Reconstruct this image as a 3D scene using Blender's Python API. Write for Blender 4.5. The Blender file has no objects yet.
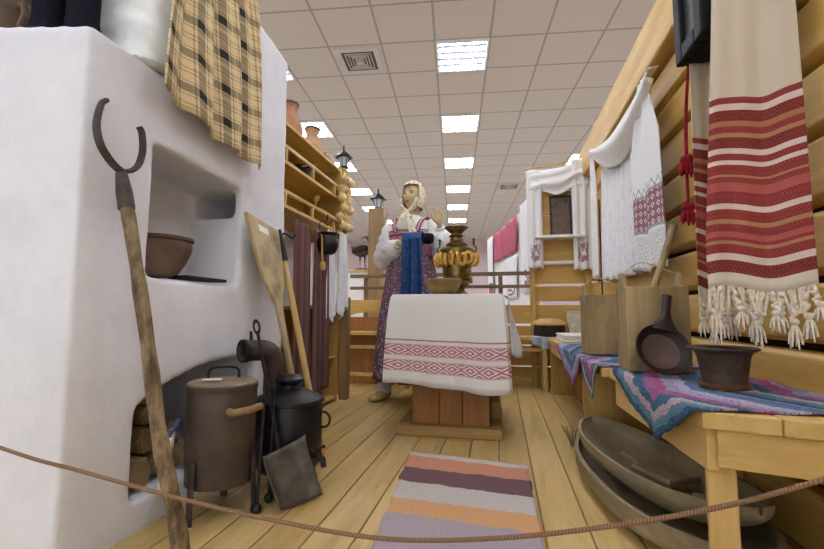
import bpy, bmesh, math, random
from mathutils import Vector, Matrix, noise
random.seed(7)
S = bpy.context.scene
COL = S.collection
pi = math.pi
sin, cos = math.sin, math.cos

# ------------------------------------------------------------------ camera, world, exposure
cam = bpy.data.cameras.new('camera'); camo = bpy.data.objects.new('camera', cam); COL.objects.link(camo)
cam.sensor_width = 36; cam.lens = 433 / 824 * 36; cam.clip_start = .02; cam.clip_end = 100
camo.location = (0, 0, .66); camo.rotation_euler = (pi / 2 + .088, 0, .2019)
S.camera = camo
w = bpy.data.worlds.new('world'); S.world = w; w.use_nodes = True
w.node_tree.nodes['Background'].inputs[0].default_value = (.86, .93, 1, 1)
w.node_tree.nodes['Background'].inputs[1].default_value = 1.3
S.view_settings.view_transform = 'Standard'; S.view_settings.look = 'None'
S.view_settings.exposure = 0.5; S.view_settings.gamma = 1; S.view_settings.use_curve_mapping = False
LAMP = 46.0          # strength of the ceiling light tubes

# ------------------------------------------------------------------ helpers
def lin(c):
    return tuple((v / 12.92 if v <= .04045 else ((v + .055) / 1.055) ** 2.4) for v in [x / 255 for x in c]) + (1,)

WM = {}
def wmat(o): return WM.get(o.name, Matrix.Identity(4))

def thing(name, label, cat, loc=(0, 0, 0), rz=0, group=None):
    o = bpy.data.objects.new(name, None); COL.objects.link(o); o.empty_display_size = .05
    o.location = loc; o.rotation_euler = (0, 0, rz)
    WM[o.name] = Matrix.Translation(Vector(loc)) @ Matrix.Rotation(rz, 4, 'Z')
    return tag(o, label, cat, group)

def tag(o, label, cat, group=None):
    o['label'] = label; o['category'] = cat
    if group: o['group'] = group
    return o

def obj(name, bm, mat, parent=None, smooth=True, local=False, bevel=0, solid=0, sub=0, angle=None):
    """link bm as one mesh object; without local, bm is in world coordinates"""
    bmesh.ops.recalc_face_normals(bm, faces=bm.faces) if not solid else None
    me = bpy.data.meshes.new(name)
    if parent is not None and not local: bm.transform(wmat(parent).inverted())
    org = None
    if parent is None:
        xs = [v.co for v in bm.verts]
        org = Vector((sum(v.x for v in xs), sum(v.y for v in xs), 0)) / max(1, len(xs)); org.z = min(v.z for v in xs)
        bm.transform(Matrix.Translation(-org))
    bm.to_mesh(me); bm.free()
    o = bpy.data.objects.new(name, me); COL.objects.link(o)
    if org is not None: o.location = org
    if parent is not None:
        o.parent = parent; WM[o.name] = wmat(parent).copy()
    else: WM[o.name] = Matrix.Translation(org)
    if mat: me.materials.append(mat)
    if smooth:
        for p in me.polygons: p.use_smooth = True
        me.set_sharp_from_angle(angle=angle if angle else .7)
    if sub:
        m = o.modifiers.new('s', 'SUBSURF'); m.levels = sub; m.render_levels = sub
    if solid:
        m = o.modifiers.new('t', 'SOLIDIFY'); m.thickness = solid; m.offset = 0
    if bevel:
        m = o.modifiers.new('b', 'BEVEL'); m.width = bevel; m.segments = 2; m.limit_method = 'ANGLE'; m.angle_limit = .6
    return o

def struct(name, bm, mat, **k):
    o = obj(name, bm, mat, **k); o['kind'] = 'structure'; return o

def B(): return bmesh.new()

def box(bm, x0, x1, y0, y1, z0, z1, M=None):
    vs = [bm.verts.new(Vector((x, y, z)) if M is None else M @ Vector((x, y, z))) for x in (x0, x1) for y in (y0, y1) for z in (z0, z1)]
    for f in ((0, 1, 3, 2), (4, 6, 7, 5), (0, 4, 5, 1), (2, 3, 7, 6), (0, 2, 6, 4), (1, 5, 7, 3)):
        bm.faces.new([vs[i] for i in f])
    return bm

def bx(*a): return box(B(), *a)

def frame_of(d, up=None):
    d = Vector(d).normalized()
    u = Vector(up) if up else (Vector((0, 0, 1)) if abs(d.z) < .95 else Vector((1, 0, 0)))
    a = u.cross(d).normalized(); b = d.cross(a)
    return a, b

def tube(bm, pts, r, n=10, cap=True, flat=1.0, up=None):
    """tube along pts; r a number or a list; flat squashes along the second axis"""
    pts = [Vector(p) for p in pts]; m = len(pts)
    rs = r if isinstance(r, (list, tuple)) else [r] * m
    rings = []; a = None
    for i, p in enumerate(pts):
        d = (pts[min(i + 1, m - 1)] - pts[max(i - 1, 0)])
        if a is None: a, b = frame_of(d, up)
        else:
            d.normalize(); a = (a - d * a.dot(d)).normalized(); b = d.cross(a)
        q = rs[i]; qa, qb = (q if isinstance(q, tuple) else (q, q * flat))
        rings.append([bm.verts.new(p + a * (qa * cos(t)) + b * (qb * sin(t))) for t in [2 * pi * k / n for k in range(n)]])
    for i in range(m - 1):
        for k in range(n):
            bm.faces.new([rings[i][k], rings[i][(k + 1) % n], rings[i + 1][(k + 1) % n], rings[i + 1][k]])
    if cap:
        bm.faces.new(rings[0][::-1]); bm.faces.new(rings[-1])
    return bm

def lathe(bm, prof, c=(0, 0, 0), n=32, M=None, cap=True, sq=1.0):
    """prof: (radius, height) list turned about z through c"""
    rings = []
    for r, z in prof:
        rr = max(r, .0005)
        ring = []
        for k in range(n):
            t = 2 * pi * k / n
            v = Vector((rr * cos(t), rr * sin(t) * sq, z))
            if M is not None: v = M @ v
            ring.append(bm.verts.new(v + Vector(c)))
        rings.append(ring)
    for i in range(len(rings) - 1):
        for k in range(n):
            bm.faces.new([rings[i][k], rings[i][(k + 1) % n], rings[i + 1][(k + 1) % n], rings[i + 1][k]])
    if cap:
        bm.faces.new(rings[0][::-1]); bm.faces.new(rings[-1])
    return bm

def ell(bm, c, r, n=12, M=None):
    R = Matrix.Diagonal(Vector((*r, 1)))
    T = Matrix.Translation(Vector(c)) @ (M if M is not None else Matrix.Identity(4)) @ R
    bmesh.ops.create_uvsphere(bm, u_segments=n * 2, v_segments=n, radius=1, matrix=T)
    return bm

def torus(bm, c, R, r, M=None, n=20, m=8):
    M = M or Matrix.Identity(3)
    g = []
    for i in range(n):
        t = 2 * pi * i / n
        g.append([bm.verts.new(Vector(c) + M @ Vector(((R + r * cos(s)) * cos(t), (R + r * cos(s)) * sin(t), r * sin(s)))) for s in [2 * pi * k / m for k in range(m)]])
    for i in range(n):
        for k in range(m):
            bm.faces.new([g[i][k], g[(i + 1) % n][k], g[(i + 1) % n][(k + 1) % m], g[i][(k + 1) % m]])
    return bm

def sheet(fn, nu, nv, uv=None, wrap=False):
    """cloth grid, fn(u,v) -> point; uv(u,v) -> texture coordinates (default u,v)"""
    bm = B(); L = bm.loops.layers.uv.new('UVMap')
    g = [[bm.verts.new(Vector(fn(i / nu, j / nv))) for j in range(nv + 1)] for i in range(nu + (0 if wrap else 1))]
    N = len(g)
    for i in range(nu):
        for j in range(nv):
            i2 = (i + 1) % N
            f = bm.faces.new([g[i][j], g[i2][j], g[i2][j + 1], g[i][j + 1]])
            for l, (a, b) in zip(f.loops, ((i, j), (i + 1, j), (i + 1, j + 1), (i, j + 1))):
                q = (a / nu, b / nv)
                l[L].uv = uv(*q) if uv else q
    return bm

def prism(bm, poly, ax, lo, hi):
    """2D polygon extruded along axis ax; poly gives the two other coordinates in xyz order"""
    def P(p, t):
        q = list(p); q.insert(ax, t); return Vector(q)
    a = [bm.verts.new(P(p, lo)) for p in poly]; b = [bm.verts.new(P(p, hi)) for p in poly]
    n = len(poly)
    bm.faces.new(a[::-1]); bm.faces.new(b)
    for i in range(n): bm.faces.new([a[i], a[(i + 1) % n], b[(i + 1) % n], b[i]])
    return bm

def remesh(bm, vox, smooth=3, fac=.5, cut=None):
    """voxel-fuse a bmesh (minus cut) into one continuous surface; returns a bmesh"""
    me = bpy.data.meshes.new('tmp'); bmesh.ops.recalc_face_normals(bm, faces=bm.faces); bm.to_mesh(me); bm.free()
    o = bpy.data.objects.new('tmp', me); COL.objects.link(o); kill = [o]
    for c in (cut or []):
        mc = bpy.data.meshes.new('tmpc'); bmesh.ops.recalc_face_normals(c, faces=c.faces); c.to_mesh(mc); c.free()
        oc = bpy.data.objects.new('tmpc', mc); COL.objects.link(oc); kill.append(oc)
        m = o.modifiers.new('c', 'BOOLEAN'); m.operation = 'DIFFERENCE'; m.object = oc; m.solver = 'EXACT'; m.use_self = True
    m = o.modifiers.new('r', 'REMESH'); m.mode = 'VOXEL'; m.voxel_size = vox
    if smooth:
        m = o.modifiers.new('s', 'SMOOTH'); m.factor = fac; m.iterations = smooth
    bpy.context.view_layer.update(); dg = bpy.context.evaluated_depsgraph_get(); dg.update()
    ev = o.evaluated_get(dg)
    out = B(); out.from_mesh(ev.to_mesh()); ev.to_mesh_clear()
    for k in kill:
        d = k.data; bpy.data.objects.remove(k); bpy.data.meshes.remove(d)
    return out

def copy_tree(o, loc=None, rz=None, label=None, group=None):
    c = o.copy(); COL.objects.link(c)
    if loc is not None: c.location = loc
    if rz is not None: c.rotation_euler = (0, 0, rz)
    if label: c['label'] = label
    if group: c['group'] = group
    for ch in list(o.children):
        d = ch.copy(); COL.objects.link(d); d.parent = c
        for g in list(ch.children):
            e = g.copy(); COL.objects.link(e); e.parent = d
    return c

def fbm(x, y, z=0): return noise.noise(Vector((x, y, z)))

def spline(pts, n=8):
    """Catmull-Rom through pts"""
    P = [Vector(p) for p in pts]; P = [2 * P[0] - P[1]] + P + [2 * P[-1] - P[-2]]
    out = []
    for i in range(1, len(P) - 2):
        for k in range(n):
            t = k / n
            out.append(.5 * ((2 * P[i]) + (P[i + 1] - P[i - 1]) * t + (2 * P[i - 1] - 5 * P[i] + 4 * P[i + 1] - P[i + 2]) * t * t + (3 * P[i] - P[i - 1] - 3 * P[i + 1] + P[i + 2]) * t ** 3))
    out.append(P[-2]); return out

def lerp(a, b, t): return a + (b - a) * t
def interp(x, tab):
    for (x0, y0), (x1, y1) in zip(tab, tab[1:]):
        if x <= x1: return lerp(y0, y1, min(1, max(0, (x - x0) / (x1 - x0))))
    return tab[-1][1]

# ------------------------------------------------------------------ materials
class N:
    """socket wrapper with arithmetic"""
    nt = None
    def __init__(s, k): s.k = k
    @staticmethod
    def op(o, *a):
        n = N.nt.nodes.new('ShaderNodeMath'); n.operation = o
        for i, q in enumerate(a):
            if isinstance(q, N): N.nt.links.new(q.k, n.inputs[i])
            else: n.inputs[i].default_value = q
        return N(n.outputs[0])
    def __add__(s, o): return N.op('ADD', s, o)
    def __radd__(s, o): return N.op('ADD', o, s)
    def __sub__(s, o): return N.op('SUBTRACT', s, o)
    def __rsub__(s, o): return N.op('SUBTRACT', o, s)
    def __mul__(s, o): return N.op('MULTIPLY', s, o)
    def __rmul__(s, o): return N.op('MULTIPLY', o, s)
    def frac(s): return N.op('FRACT', s)
    def abs(s): return N.op('ABSOLUTE', s)
    def lt(s, o): return N.op('LESS_THAN', s, o)
    def gt(s, o): return N.op('GREATER_THAN', s, o)
    def floor(s): return N.op('FLOOR', s)
    def band(s, a, b): return s.gt(a) * s.lt(b)
    def max(s, o): return N.op('MAXIMUM', s, o)
    def min(s, o): return N.op('MINIMUM', s, o)
    def sin(s): return N.op('SINE', s)

class Mat:
    def __init__(s, name, rough=.8, metal=0, spec=.3):
        s.m = bpy.data.materials.new(name); s.m.use_nodes = True; s.nt = s.m.node_tree; N.nt = s.nt
        s.b = s.nt.nodes['Principled BSDF']
        s.b.inputs['Roughness'].default_value = rough; s.b.inputs['Metallic'].default_value = metal
        s.b.inputs['Specular IOR Level'].default_value = spec
    def node(s, t, **k):
        n = s.nt.nodes.new(t)
        for a, v in k.items(): setattr(n, a, v)
        return n
    def put(s, inp, q):
        if isinstance(q, N): s.nt.links.new(q.k, inp)
        else: inp.default_value = q
    def coords(s, kind='Object', scale=(1, 1, 1)):
        t = s.node('ShaderNodeTexCoord'); mp = s.node('ShaderNodeMapping'); mp.inputs['Scale'].default_value = scale
        s.nt.links.new(t.outputs[kind], mp.inputs[0]); return N(mp.outputs[0])
    def xyz(s, v):
        n = s.node('ShaderNodeSeparateXYZ'); s.nt.links.new(v.k, n.inputs[0]); return [N(o) for o in n.outputs]
    def noise(s, v, sc=5, det=4, rough=.6, dist=0):
        n = s.node('ShaderNodeTexNoise'); s.nt.links.new(v.k, n.inputs['Vector'])
        n.inputs['Scale'].default_value = sc; n.inputs['Detail'].default_value = det; n.inputs['Roughness'].default_value = rough
        n.inputs['Distortion'].default_value = dist
        return N(n.outputs[0])
    def white(s, q):
        n = s.node('ShaderNodeTexWhiteNoise', noise_dimensions='1D'); s.nt.links.new(q.k, n.inputs['W']); return N(n.outputs[0])
    def ramp(s, f, stops, mode='LINEAR'):
        n = s.node('ShaderNodeValToRGB'); s.nt.links.new(f.k, n.inputs[0]); cr = n.color_ramp; cr.interpolation = mode
        stops = [(p, c if len(c) == 4 else lin(c)) for p, c in stops]
        cr.elements[0].position, cr.elements[0].color = stops[0]; cr.elements[1].position, cr.elements[1].color = stops[-1]
        for p, c in stops[1:-1]: e = cr.elements.new(p); e.color = c
        return N(n.outputs[0])
    def mix(s, f, a, b, mode='MIX'):
        n = s.node('ShaderNodeMix', data_type='RGBA', blend_type=mode)
        s.put(n.inputs[0], f); s.put(n.inputs[6], a if isinstance(a, N) else (lin(a) if len(a) == 3 else a))
        s.put(n.inputs[7], b if isinstance(b, N) else (lin(b) if len(b) == 3 else b)); return N(n.outputs[2])
    def rnd(s): return N(s.node('ShaderNodeObjectInfo').outputs['Random'])
    def bump(s, h, st=.3, d=.01):
        n = s.node('ShaderNodeBump'); n.inputs['Strength'].default_value = st; n.inputs['Distance'].default_value = d
        s.nt.links.new(h.k, n.inputs['Height']); s.nt.links.new(n.outputs[0], s.b.inputs['Normal'])
    def col(s, q): s.put(s.b.inputs['Base Color'], q if isinstance(q, N) else lin(q)); return s.m

def plain(name, c, rough=.7, metal=0, var=.12, sc=12, spec=.3, bump=.15):
    m = Mat(name, rough, metal, spec); v = m.coords(); n = m.noise(v, sc)
    a = tuple(max(0, x * (1 - var)) for x in c); b = tuple(min(255, x * (1 + var)) for x in c)
    if bump: m.bump(n, bump, .01)
    return m.col(m.ramp(n, [(.3, a), (.7, b)]))

def wood(name, dark, light, axis='Y', sc=1, rough=.55, knots=True, bump=.12, stain=None):
    m = Mat(name, rough, 0, .35)
    k = {'X': (.12, 1, 1), 'Y': (1, .12, 1), 'Z': (1, 1, .12)}[axis]
    t = m.node('ShaderNodeTexCoord'); ad = m.node('ShaderNodeVectorMath', operation='ADD'); r = m.rnd() * 7.3
    cb = m.node('ShaderNodeCombineXYZ')
    for i in range(3): m.nt.links.new(r.k, cb.inputs[i])
    m.nt.links.new(t.outputs['Object'], ad.inputs[0]); m.nt.links.new(cb.outputs[0], ad.inputs[1])
    mp = m.node('ShaderNodeMapping'); mp.inputs['Scale'].default_value = tuple(q * sc for q in k); m.nt.links.new(ad.outputs[0], mp.inputs[0])
    v = N(mp.outputs[0])
    a = m.noise(v, 9, 5, .6, .6); b = m.noise(v, 60, 3, .7); f = a * .7 + b * .3
    c = m.ramp(f, [(.3, dark), (.52, tuple((p + q) / 2 for p, q in zip(dark, light))), (.68, light)])
    if knots:
        w_ = m.node('ShaderNodeTexVoronoi'); m.nt.links.new(ad.outputs[0], w_.inputs['Vector']); w_.inputs['Scale'].default_value = 3.2
        kn = N.op('SUBTRACT', 1.0, N.op('MULTIPLY', N(w_.outputs['Distance']), 14.0)); kn = N.op('MAXIMUM', kn, 0.0)
        c = m.mix(kn * .6, c, tuple(q * .45 for q in dark))
    if stain: c = m.mix(m.ramp(m.noise(N(ad.outputs[0]), 3.2, 5), [(.48, (0, 0, 0)), (.66, (255, 255, 255))]), c, stain)
    m.bump(f, bump, .008)
    return m.col(c)

W_yel = wood('yellow_pine', (180, 140, 66), (222, 188, 112), 'Y')
W_yelX = wood('yellow_pine_x', (176, 136, 64), (218, 182, 108), 'X')
W_yelZ = wood('yellow_pine_z', (160, 124, 60), (204, 172, 102), 'Z')
W_bench = wood('bench_pine', (184, 148, 84), (222, 190, 126), 'Y')
W_benchZ = wood('bench_pine_z', (184, 148, 84), (220, 188, 126), 'Z')
W_benchX = wood('bench_pine_x', (178, 142, 78), (216, 184, 118), 'X')
W_old = wood('weathered_wood', (112, 92, 64), (166, 144, 108), 'Y', bump=.3)
W_oldZ = wood('weathered_wood_z', (124, 104, 70), (182, 158, 112), 'Z', bump=.3, stain=(104, 88, 62))
W_post = wood('post_wood', (118, 92, 60), (160, 130, 90), 'Z')
W_brown = wood('brown_stained_wood', (130, 86, 44), (180, 126, 70), 'Z')
W_plinth = wood('plinth_wood', (140, 108, 58), (182, 146, 90), 'X')
W_dark = wood('dark_wood', (34, 24, 21), (56, 40, 34), 'Z', rough=.45, knots=False)
W_pole_ = wood('pole_wood', (86, 70, 48), (152, 130, 96), 'Z', sc=2, stain=(66, 54, 42))
W_pole = Mat('mottled_pole', .7, 0, .25); v = W_pole.coords('Object', (1, 1, .35)); n1 = W_pole.noise(v, 26, 5, .7); W_pole.bump(n1, .4, .01)
W_pole = W_pole.col(W_pole.ramp(n1, [(.32, (66, 54, 42)), (.46, (110, 92, 68)), (.58, (142, 122, 90)), (.72, (164, 146, 114))]))
W_peel = wood('peel_wood', (172, 150, 110), (214, 194, 152), 'Z', stain=(96, 86, 62))
W_log = wood('log_wood', (104, 82, 56), (160, 132, 94), 'X')
W_rail = wood('rail_wood', (92, 76, 56), (134, 114, 86), 'X')
W_spoon = wood('spoon_wood', (186, 150, 86), (216, 184, 122), 'Z')
IRON = plain('dark_iron', (44, 38, 38), .6, .5, .3, 40, .4)
RUST = plain('rusty_iron', (70, 59, 54), .65, .4, .3, 18, .4, .3)
BLACK = plain('black_paint', (24, 24, 26), .4, .2, .2, 30, .5)
TIN = plain('brown_enamel', (84, 72, 64), .5, .35, .16, 9, .5)
LIDM = plain('lid_tin', (150, 130, 108), .55, .5, .15, 14, .5)
BRASS = plain('old_brass', (122, 102, 56), .3, .85, .25, 24, .5, .1)
MORT = plain('patinated_bronze', (72, 56, 46), .55, .35, .22, 26, .5)
CLAY = plain('clay', (168, 122, 92), .75, 0, .15, 16)
CLAYL = plain('light_clay', (186, 150, 112), .75, 0, .12, 16)
BROWNCL = plain('brown_clay', (104, 84, 68), .6, 0, .22, 12)
BAGEL = plain('baked_bagel', (204, 158, 74), .45, 0, .16, 30, .5)
GARLIC = plain('onion_skin', (216, 190, 134), .5, 0, .12, 25)
LINEN = plain('white_linen', (232, 230, 226), .9, 0, .04, 60, .1, .2)
SHEETW = plain('bed_sheet', (240, 243, 242), .9, 0, .03, 20, .1, .1)
BLOUSE = Mat('embroidered_blouse', .9, 0, .1)
v = BLOUSE.coords(); n1 = BLOUSE.noise(v, 60, 3); BLOUSE.bump(n1, .3, .01)
BLOUSE = BLOUSE.col(BLOUSE.ramp(n1, [(.3, (196, 196, 196)), (.45, (236, 236, 234)), (.7, (240, 240, 238))]))
SKIN = plain('mannequin_skin', (190, 168, 122), .5, 0, .05, 20, .4, 0)
BLUE = plain('blue_shawl_cloth', (46, 74, 118), .85, 0, .2, 30, .2)
VALENKI = plain('black_felt', (26, 24, 34), .95, 0, .25, 40, .1)
ROPE = Mat('rope', .9, 0, .1)
u_, v_, _ = ROPE.xyz(ROPE.coords('UV')); tw = (u_ + v_).frac(); ROPE.bump(tw, .8, .004)
ROPE = ROPE.col(ROPE.ramp(tw, [(.0, (104, 76, 54)), (.5, (156, 122, 92)), (1., (110, 82, 60))]))
WHITEP = plain('white_card', (236, 234, 230), .7, 0, .02)
BASTM = plain('bast', (196, 168, 116), .8, 0, .2, 60)
BLADE = plain('axe_steel', (112, 132, 172), .4, .5, .12, 20, .5)
AXEH = plain('pale_axe_handle', (214, 196, 178), .7, 0, .08, 20)
BIRCH = plain('birch_bark', (206, 198, 178), .8, 0, .12, 20)
GLASSD = plain('dark_case_glass', (44, 50, 46), .45, 0, .3, 9, .15, 0)
REDT = plain('crimson_wool', (134, 30, 44), .9, 0, .2, 60, .1)

def mat_plaster(name, c, d, sc=4):
    m = Mat(name, .9, 0, .15); v = m.coords(); a = m.noise(v, sc, 6, .65); b = m.noise(v, 38, 4)
    m.bump(a * .7 + b * .3, .35, .02)
    return m.col(m.ramp(a, [(.3, d), (.55, c), (.8, c)]))
PLASTER = mat_plaster('lime_plaster', (226, 226, 230), (216, 214, 220))
WALLP = mat_plaster('hall_paint', (200, 182, 180), (194, 176, 174), 1)

def mat_floor():
    m = Mat('plank_floor', .38, 0, .4); t = m.coords(); x, y, z = m.xyz(t)
    q = (x + .02) * (1 / .137); i = q.floor(); f = q.frac()
    r = m.white(i)
    cb = m.node('ShaderNodeCombineXYZ')
    for k, e in enumerate((x, y * .11, r * 9.0)): m.put(cb.inputs[k], e)
    g = m.noise(N(cb.outputs[0]), 14, 6, .62, .8); g2 = m.noise(N(cb.outputs[0]), 70, 3, .7)
    c = m.ramp(g * .75 + g2 * .25, [(.28, (170, 140, 80)), (.5, (206, 176, 112)), (.7, (218, 192, 130))])
    c = m.mix(r * .22, c, (158, 128, 76))
    dk = m.noise(t, 1.7, 4); c = m.mix(m.ramp(dk, [(.5, (0, 0, 0)), (.8, (110, 110, 110))]), c, (140, 110, 66))
    vo = m.node('ShaderNodeTexVoronoi'); m.nt.links.new(cb.outputs[0], vo.inputs['Vector']); vo.inputs['Scale'].default_value = 6
    kn = N.op('MAXIMUM', 1 - N(vo.outputs['Distance']) * 16.0, 0.0); c = m.mix(kn * .6, c, (92, 62, 32))
    e = (f - .5).abs(); seam = e.gt(.482); c = m.mix(seam * .72, c, (62, 44, 24))
    m.bump(m.ramp(e, [(.46, (255, 255, 255)), (.5, (0, 0, 0))]) , .5, .01)
    return m.col(c)
FLOOR = mat_floor()

def mat_ceiling():
    m = Mat('ceiling_tile', .9, 0, .1); x, y, z = m.xyz(m.coords())
    e = ((x * (1 / .6)).frac() - .5).abs().max(((y * (1 / .6)).frac() - .5).abs())
    sp = m.noise(m.coords(), 90, 2)
    c = m.ramp(sp, [(.3, (204, 196, 186)), (.6, (212, 204, 194))])
    return m.col(m.mix(e.gt(.479), c, (170, 162, 153)))
CEIL = mat_ceiling()

def emit(name, c, st):
    m = Mat(name); m.b.inputs['Emission Color'].default_value = lin(c); m.b.inputs['Emission Strength'].default_value = st
    return m.col(c)
GLOW = emit('lamp_diffuser', (238, 242, 255), LAMP)

def mat_plaid():
    m = Mat('plaid_wool', .92, 0, .1); u, v, _ = m.xyz(m.coords('UV'))
    P = 1 / .14
    def lines(q, s):
        f = (q * P + s).frac()
        wide = f.band(.08, .32) ; thin = f.band(.38, .415).max(f.band(.0, .03)); mid = f.band(.62, .66).max(f.band(.74, .775))
        return wide, thin, mid
    wu, tu, mu = lines(u, .05); wv, tv, mv = lines(v, .3)
    c = m.mix(m.noise(m.coords('UV'), 60, 3), (206, 180, 136), (224, 202, 160))
    c = m.mix((wu * .95 + wv) * .62, c, (74, 72, 64)); c = m.mix(wu * wv * .7, c, (30, 32, 30))
    c = m.mix(((tu + mu).min(1) + (tv + mv).min(1)) * .4, c, (54, 50, 40))
    g = (u * P + .05).frac().band(.5, .53) + (v * P + .3).frac().band(.5, .53)
    c = m.mix(g * .5, c, (214, 206, 160))
    m.bump(m.noise(m.coords('UV'), 400, 2), .3, .003)
    return m.col(c)
PLAID = mat_plaid()

def mat_rug():
    m = Mat('rag_rug', .95, 0, .05); u, v, _ = m.xyz(m.coords('UV'))
    w = m.noise(m.coords('UV', (3, 14, 1)), 3, 3); q = v + (w - .5) * .02
    st = [(0, (222, 214, 202)), (.035, (222, 160, 132)), (.125, (132, 102, 106)), (.22, (216, 210, 204)), (.313, (232, 180, 130)), (.39, (188, 176, 182)),
          (.58, (186, 176, 176)), (.75, (206, 196, 184)), (.82, (208, 148, 118)), (.9, (108, 80, 84))]
    c = m.ramp(q, st, 'CONSTANT')
    weave = m.noise(m.coords('UV', (30, 220, 1)), 2, 3, .7)
    c = m.mix(.5, c, m.ramp(weave, [(.3, (185, 178, 174)), (.7, (255, 255, 255))]), 'MULTIPLY')
    m.bump(weave, .6, .006)
    return m.col(c)
RUG = mat_rug()

def rhomb(m, u, v, n, k):
    """concentric rhombs, 1 where thread is coloured"""
    d = ((u * n).frac() - .5).abs() + ((v * k).frac() - .5).abs()
    return ((d * 3.2).frac()).gt(.42)

def mat_tablecloth():
    m = Mat('woven_tablecloth', .9, 0, .12); u, v, _ = m.xyz(m.coords('UV'))   # u in metres round the edge, v in metres below the table top
    wv = m.noise(m.coords('UV', (90, 90, 1)), 5, 3)
    c = m.ramp(wv, [(.3, (216, 212, 208)), (.7, (236, 233, 228))])
    red = (174, 76, 90)
    def strip(a, b, n): return v.band(a, b) * rhomb(m, u, (v - a), n, 1 / (b - a))
    c = m.mix(v.band(.238, .340) * .35, c, (222, 196, 196))
    c = m.mix(v.band(.232, .239) * .8, c, (120, 72, 84))
    c = m.mix((strip(.262, .312, 11) + strip(.345, .395, 11)) * .85, c, red)
    for a, b in ((.256, .262), (.312, .318), (.339, .345), (.395, .401)):
        c = m.mix(v.band(a, b) * .5, c, red)
    m.bump(wv, .3, .004); return m.col(c)
TCLOTH = mat_tablecloth()

def mat_towel():
    """cream towel, woven red bands at the end; v = metres above the fringe"""
    m = Mat('red_woven_towel', .9, 0, .12); u, v, _ = m.xyz(m.coords('UV'))
    n = m.noise(m.coords('UV', (120, 120, 1)), 4, 3)
    R, D, P, Wt, T, Y = (138, 44, 58), (116, 34, 48), (178, 88, 92), (230, 214, 206), (176, 134, 98), (172, 118, 84)
    st = [(0, (224, 214, 196)), (.028, D), (.052, Wt), (.066, R), (.085, T), (.092, R), (.100, P), (.112, R), (.128, T), (.137, R), (.158, Wt), (.171, R), (.196, P), (.215, R), (.226, T),
          (.232, R), (.252, Wt), (.262, R), (.276, Wt), (.288, D), (.310, T), (.320, R), (.334, Y), (.346, D), (.368, Wt), (.384, R), (.398, (214, 202, 180))]
    n_ = [(p / .6, c) for p, c in st]
    c = m.ramp(v * (1 / .6), n_, 'CONSTANT')
    # fine woven figures inside the red bands
    f = rhomb(m, u, v, 40, 32) * v.lt(.398) * v.gt(.028)
    c = m.mix(f * .22, c, (206, 140, 96))
    c = m.mix(.35, c, m.ramp(n, [(.3, (170, 166, 160)), (.7, (255, 255, 255))]), 'MULTIPLY')
    m.bump(n, .4, .004); return m.col(c)
TOWEL = mat_towel()
CREAM = plain('cream_fringe', (218, 208, 190), .9, 0, .08, 80, .1)

def mat_lace(name, motif=True, red=False):
    m = Mat(name, .92, 0, .1); u, v, _ = m.xyz(m.coords('UV'))     # v = metres above hem
    n = m.noise(m.coords('UV', (60, 60, 1)), 4, 3)
    c = m.ramp(n, [(.3, (226, 226, 228)), (.7, (240, 240, 240))])
    if motif:
        s = m.noise(m.coords('UV', (9, 9, 1)), 3, 2); c = m.mix(s.gt(.58) * v.lt(.55) * .25, c, (176, 176, 178))
    if red:
        rr = (126, 40, 62)
        d = ((u * 26).frac() - .5).abs() + ((v * 26).frac() - .5).abs()
        c = m.mix(v.band(.20, .36) * (d.lt(.20) + d.gt(.36)).min(1) * .85, c, rr)
        c = m.mix((v.band(.185, .2) + v.band(.36, .375)) * .7, c, (120, 110, 116))
        zz = ((u * 20).frac() - .5).abs() * .08
        c = m.mix((v - .375 - zz).abs().lt(.006) * .7, c, (96, 90, 96))
        lc = m.noise(m.coords('UV', (30, 30, 1)), 3, 2); c = m.mix(v.lt(.17) * lc.gt(.5) * .5, c, (170, 170, 158))
    m.bump(n, .3, .004); return m.col(c)
LACE = mat_lace('lace_curtain'); LACER = mat_lace('red_patterned_towel', False, True)

def mat_rosette(name):
    """white linen with one red embroidered figure near the hem"""
    m = Mat(name, .92, 0, .1); u, v, _ = m.xyz(m.coords('UV'))
    s = m.noise(m.coords('UV', (9, 9, 1)), 2.2, 2)
    w_ = (u - .5).abs().lt(.3) * v.band(.06, .2)
    n = m.noise(m.coords('UV', (60, 60, 1)), 4, 3)
    c = m.ramp(n, [(.3, (222, 222, 222)), (.7, (238, 238, 236))])
    return m.col(m.mix(w_ * s.gt(.47) * .8, c, (136, 60, 92)))
ROSETTE = mat_rosette('embroidered_white_towel')

def mat_crochet():
    m = Mat('crochet_yarn', .95, 0, .05); u, v, _ = m.xyz(m.coords('UV'))
    w = m.noise(m.coords('UV', (1, 1, 1)), 60, 2); q = v + (w - .5) * .016 + ((u * 70).sin()) * .003
    b = (q * (1 / .27)).frac()
    c = m.ramp(b, [(0, (74, 110, 140)), (.07, (110, 150, 168)), (.15, (206, 184, 188)), (.24, (84, 124, 150)), (.33, (172, 120, 158)), (.41, (192, 104, 146)), (.49, (184, 176, 208)),
                   (.60, (206, 202, 220)), (.69, (126, 140, 184)), (.78, (100, 146, 168)), (.9, (178, 162, 200)), (.97, (66, 100, 130))], 'CONSTANT')
    sp = m.noise(m.coords('UV', (90, 90, 1)), 2, 2, .7)
    c = m.mix(.75, c, m.ramp(sp, [(.36, (96, 96, 110)), (.46, (215, 215, 220)), (.62, (255, 255, 255))]), 'MULTIPLY')
    m.bump(sp, .9, .012); return m.col(c)
CROCHET = mat_crochet()

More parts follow.
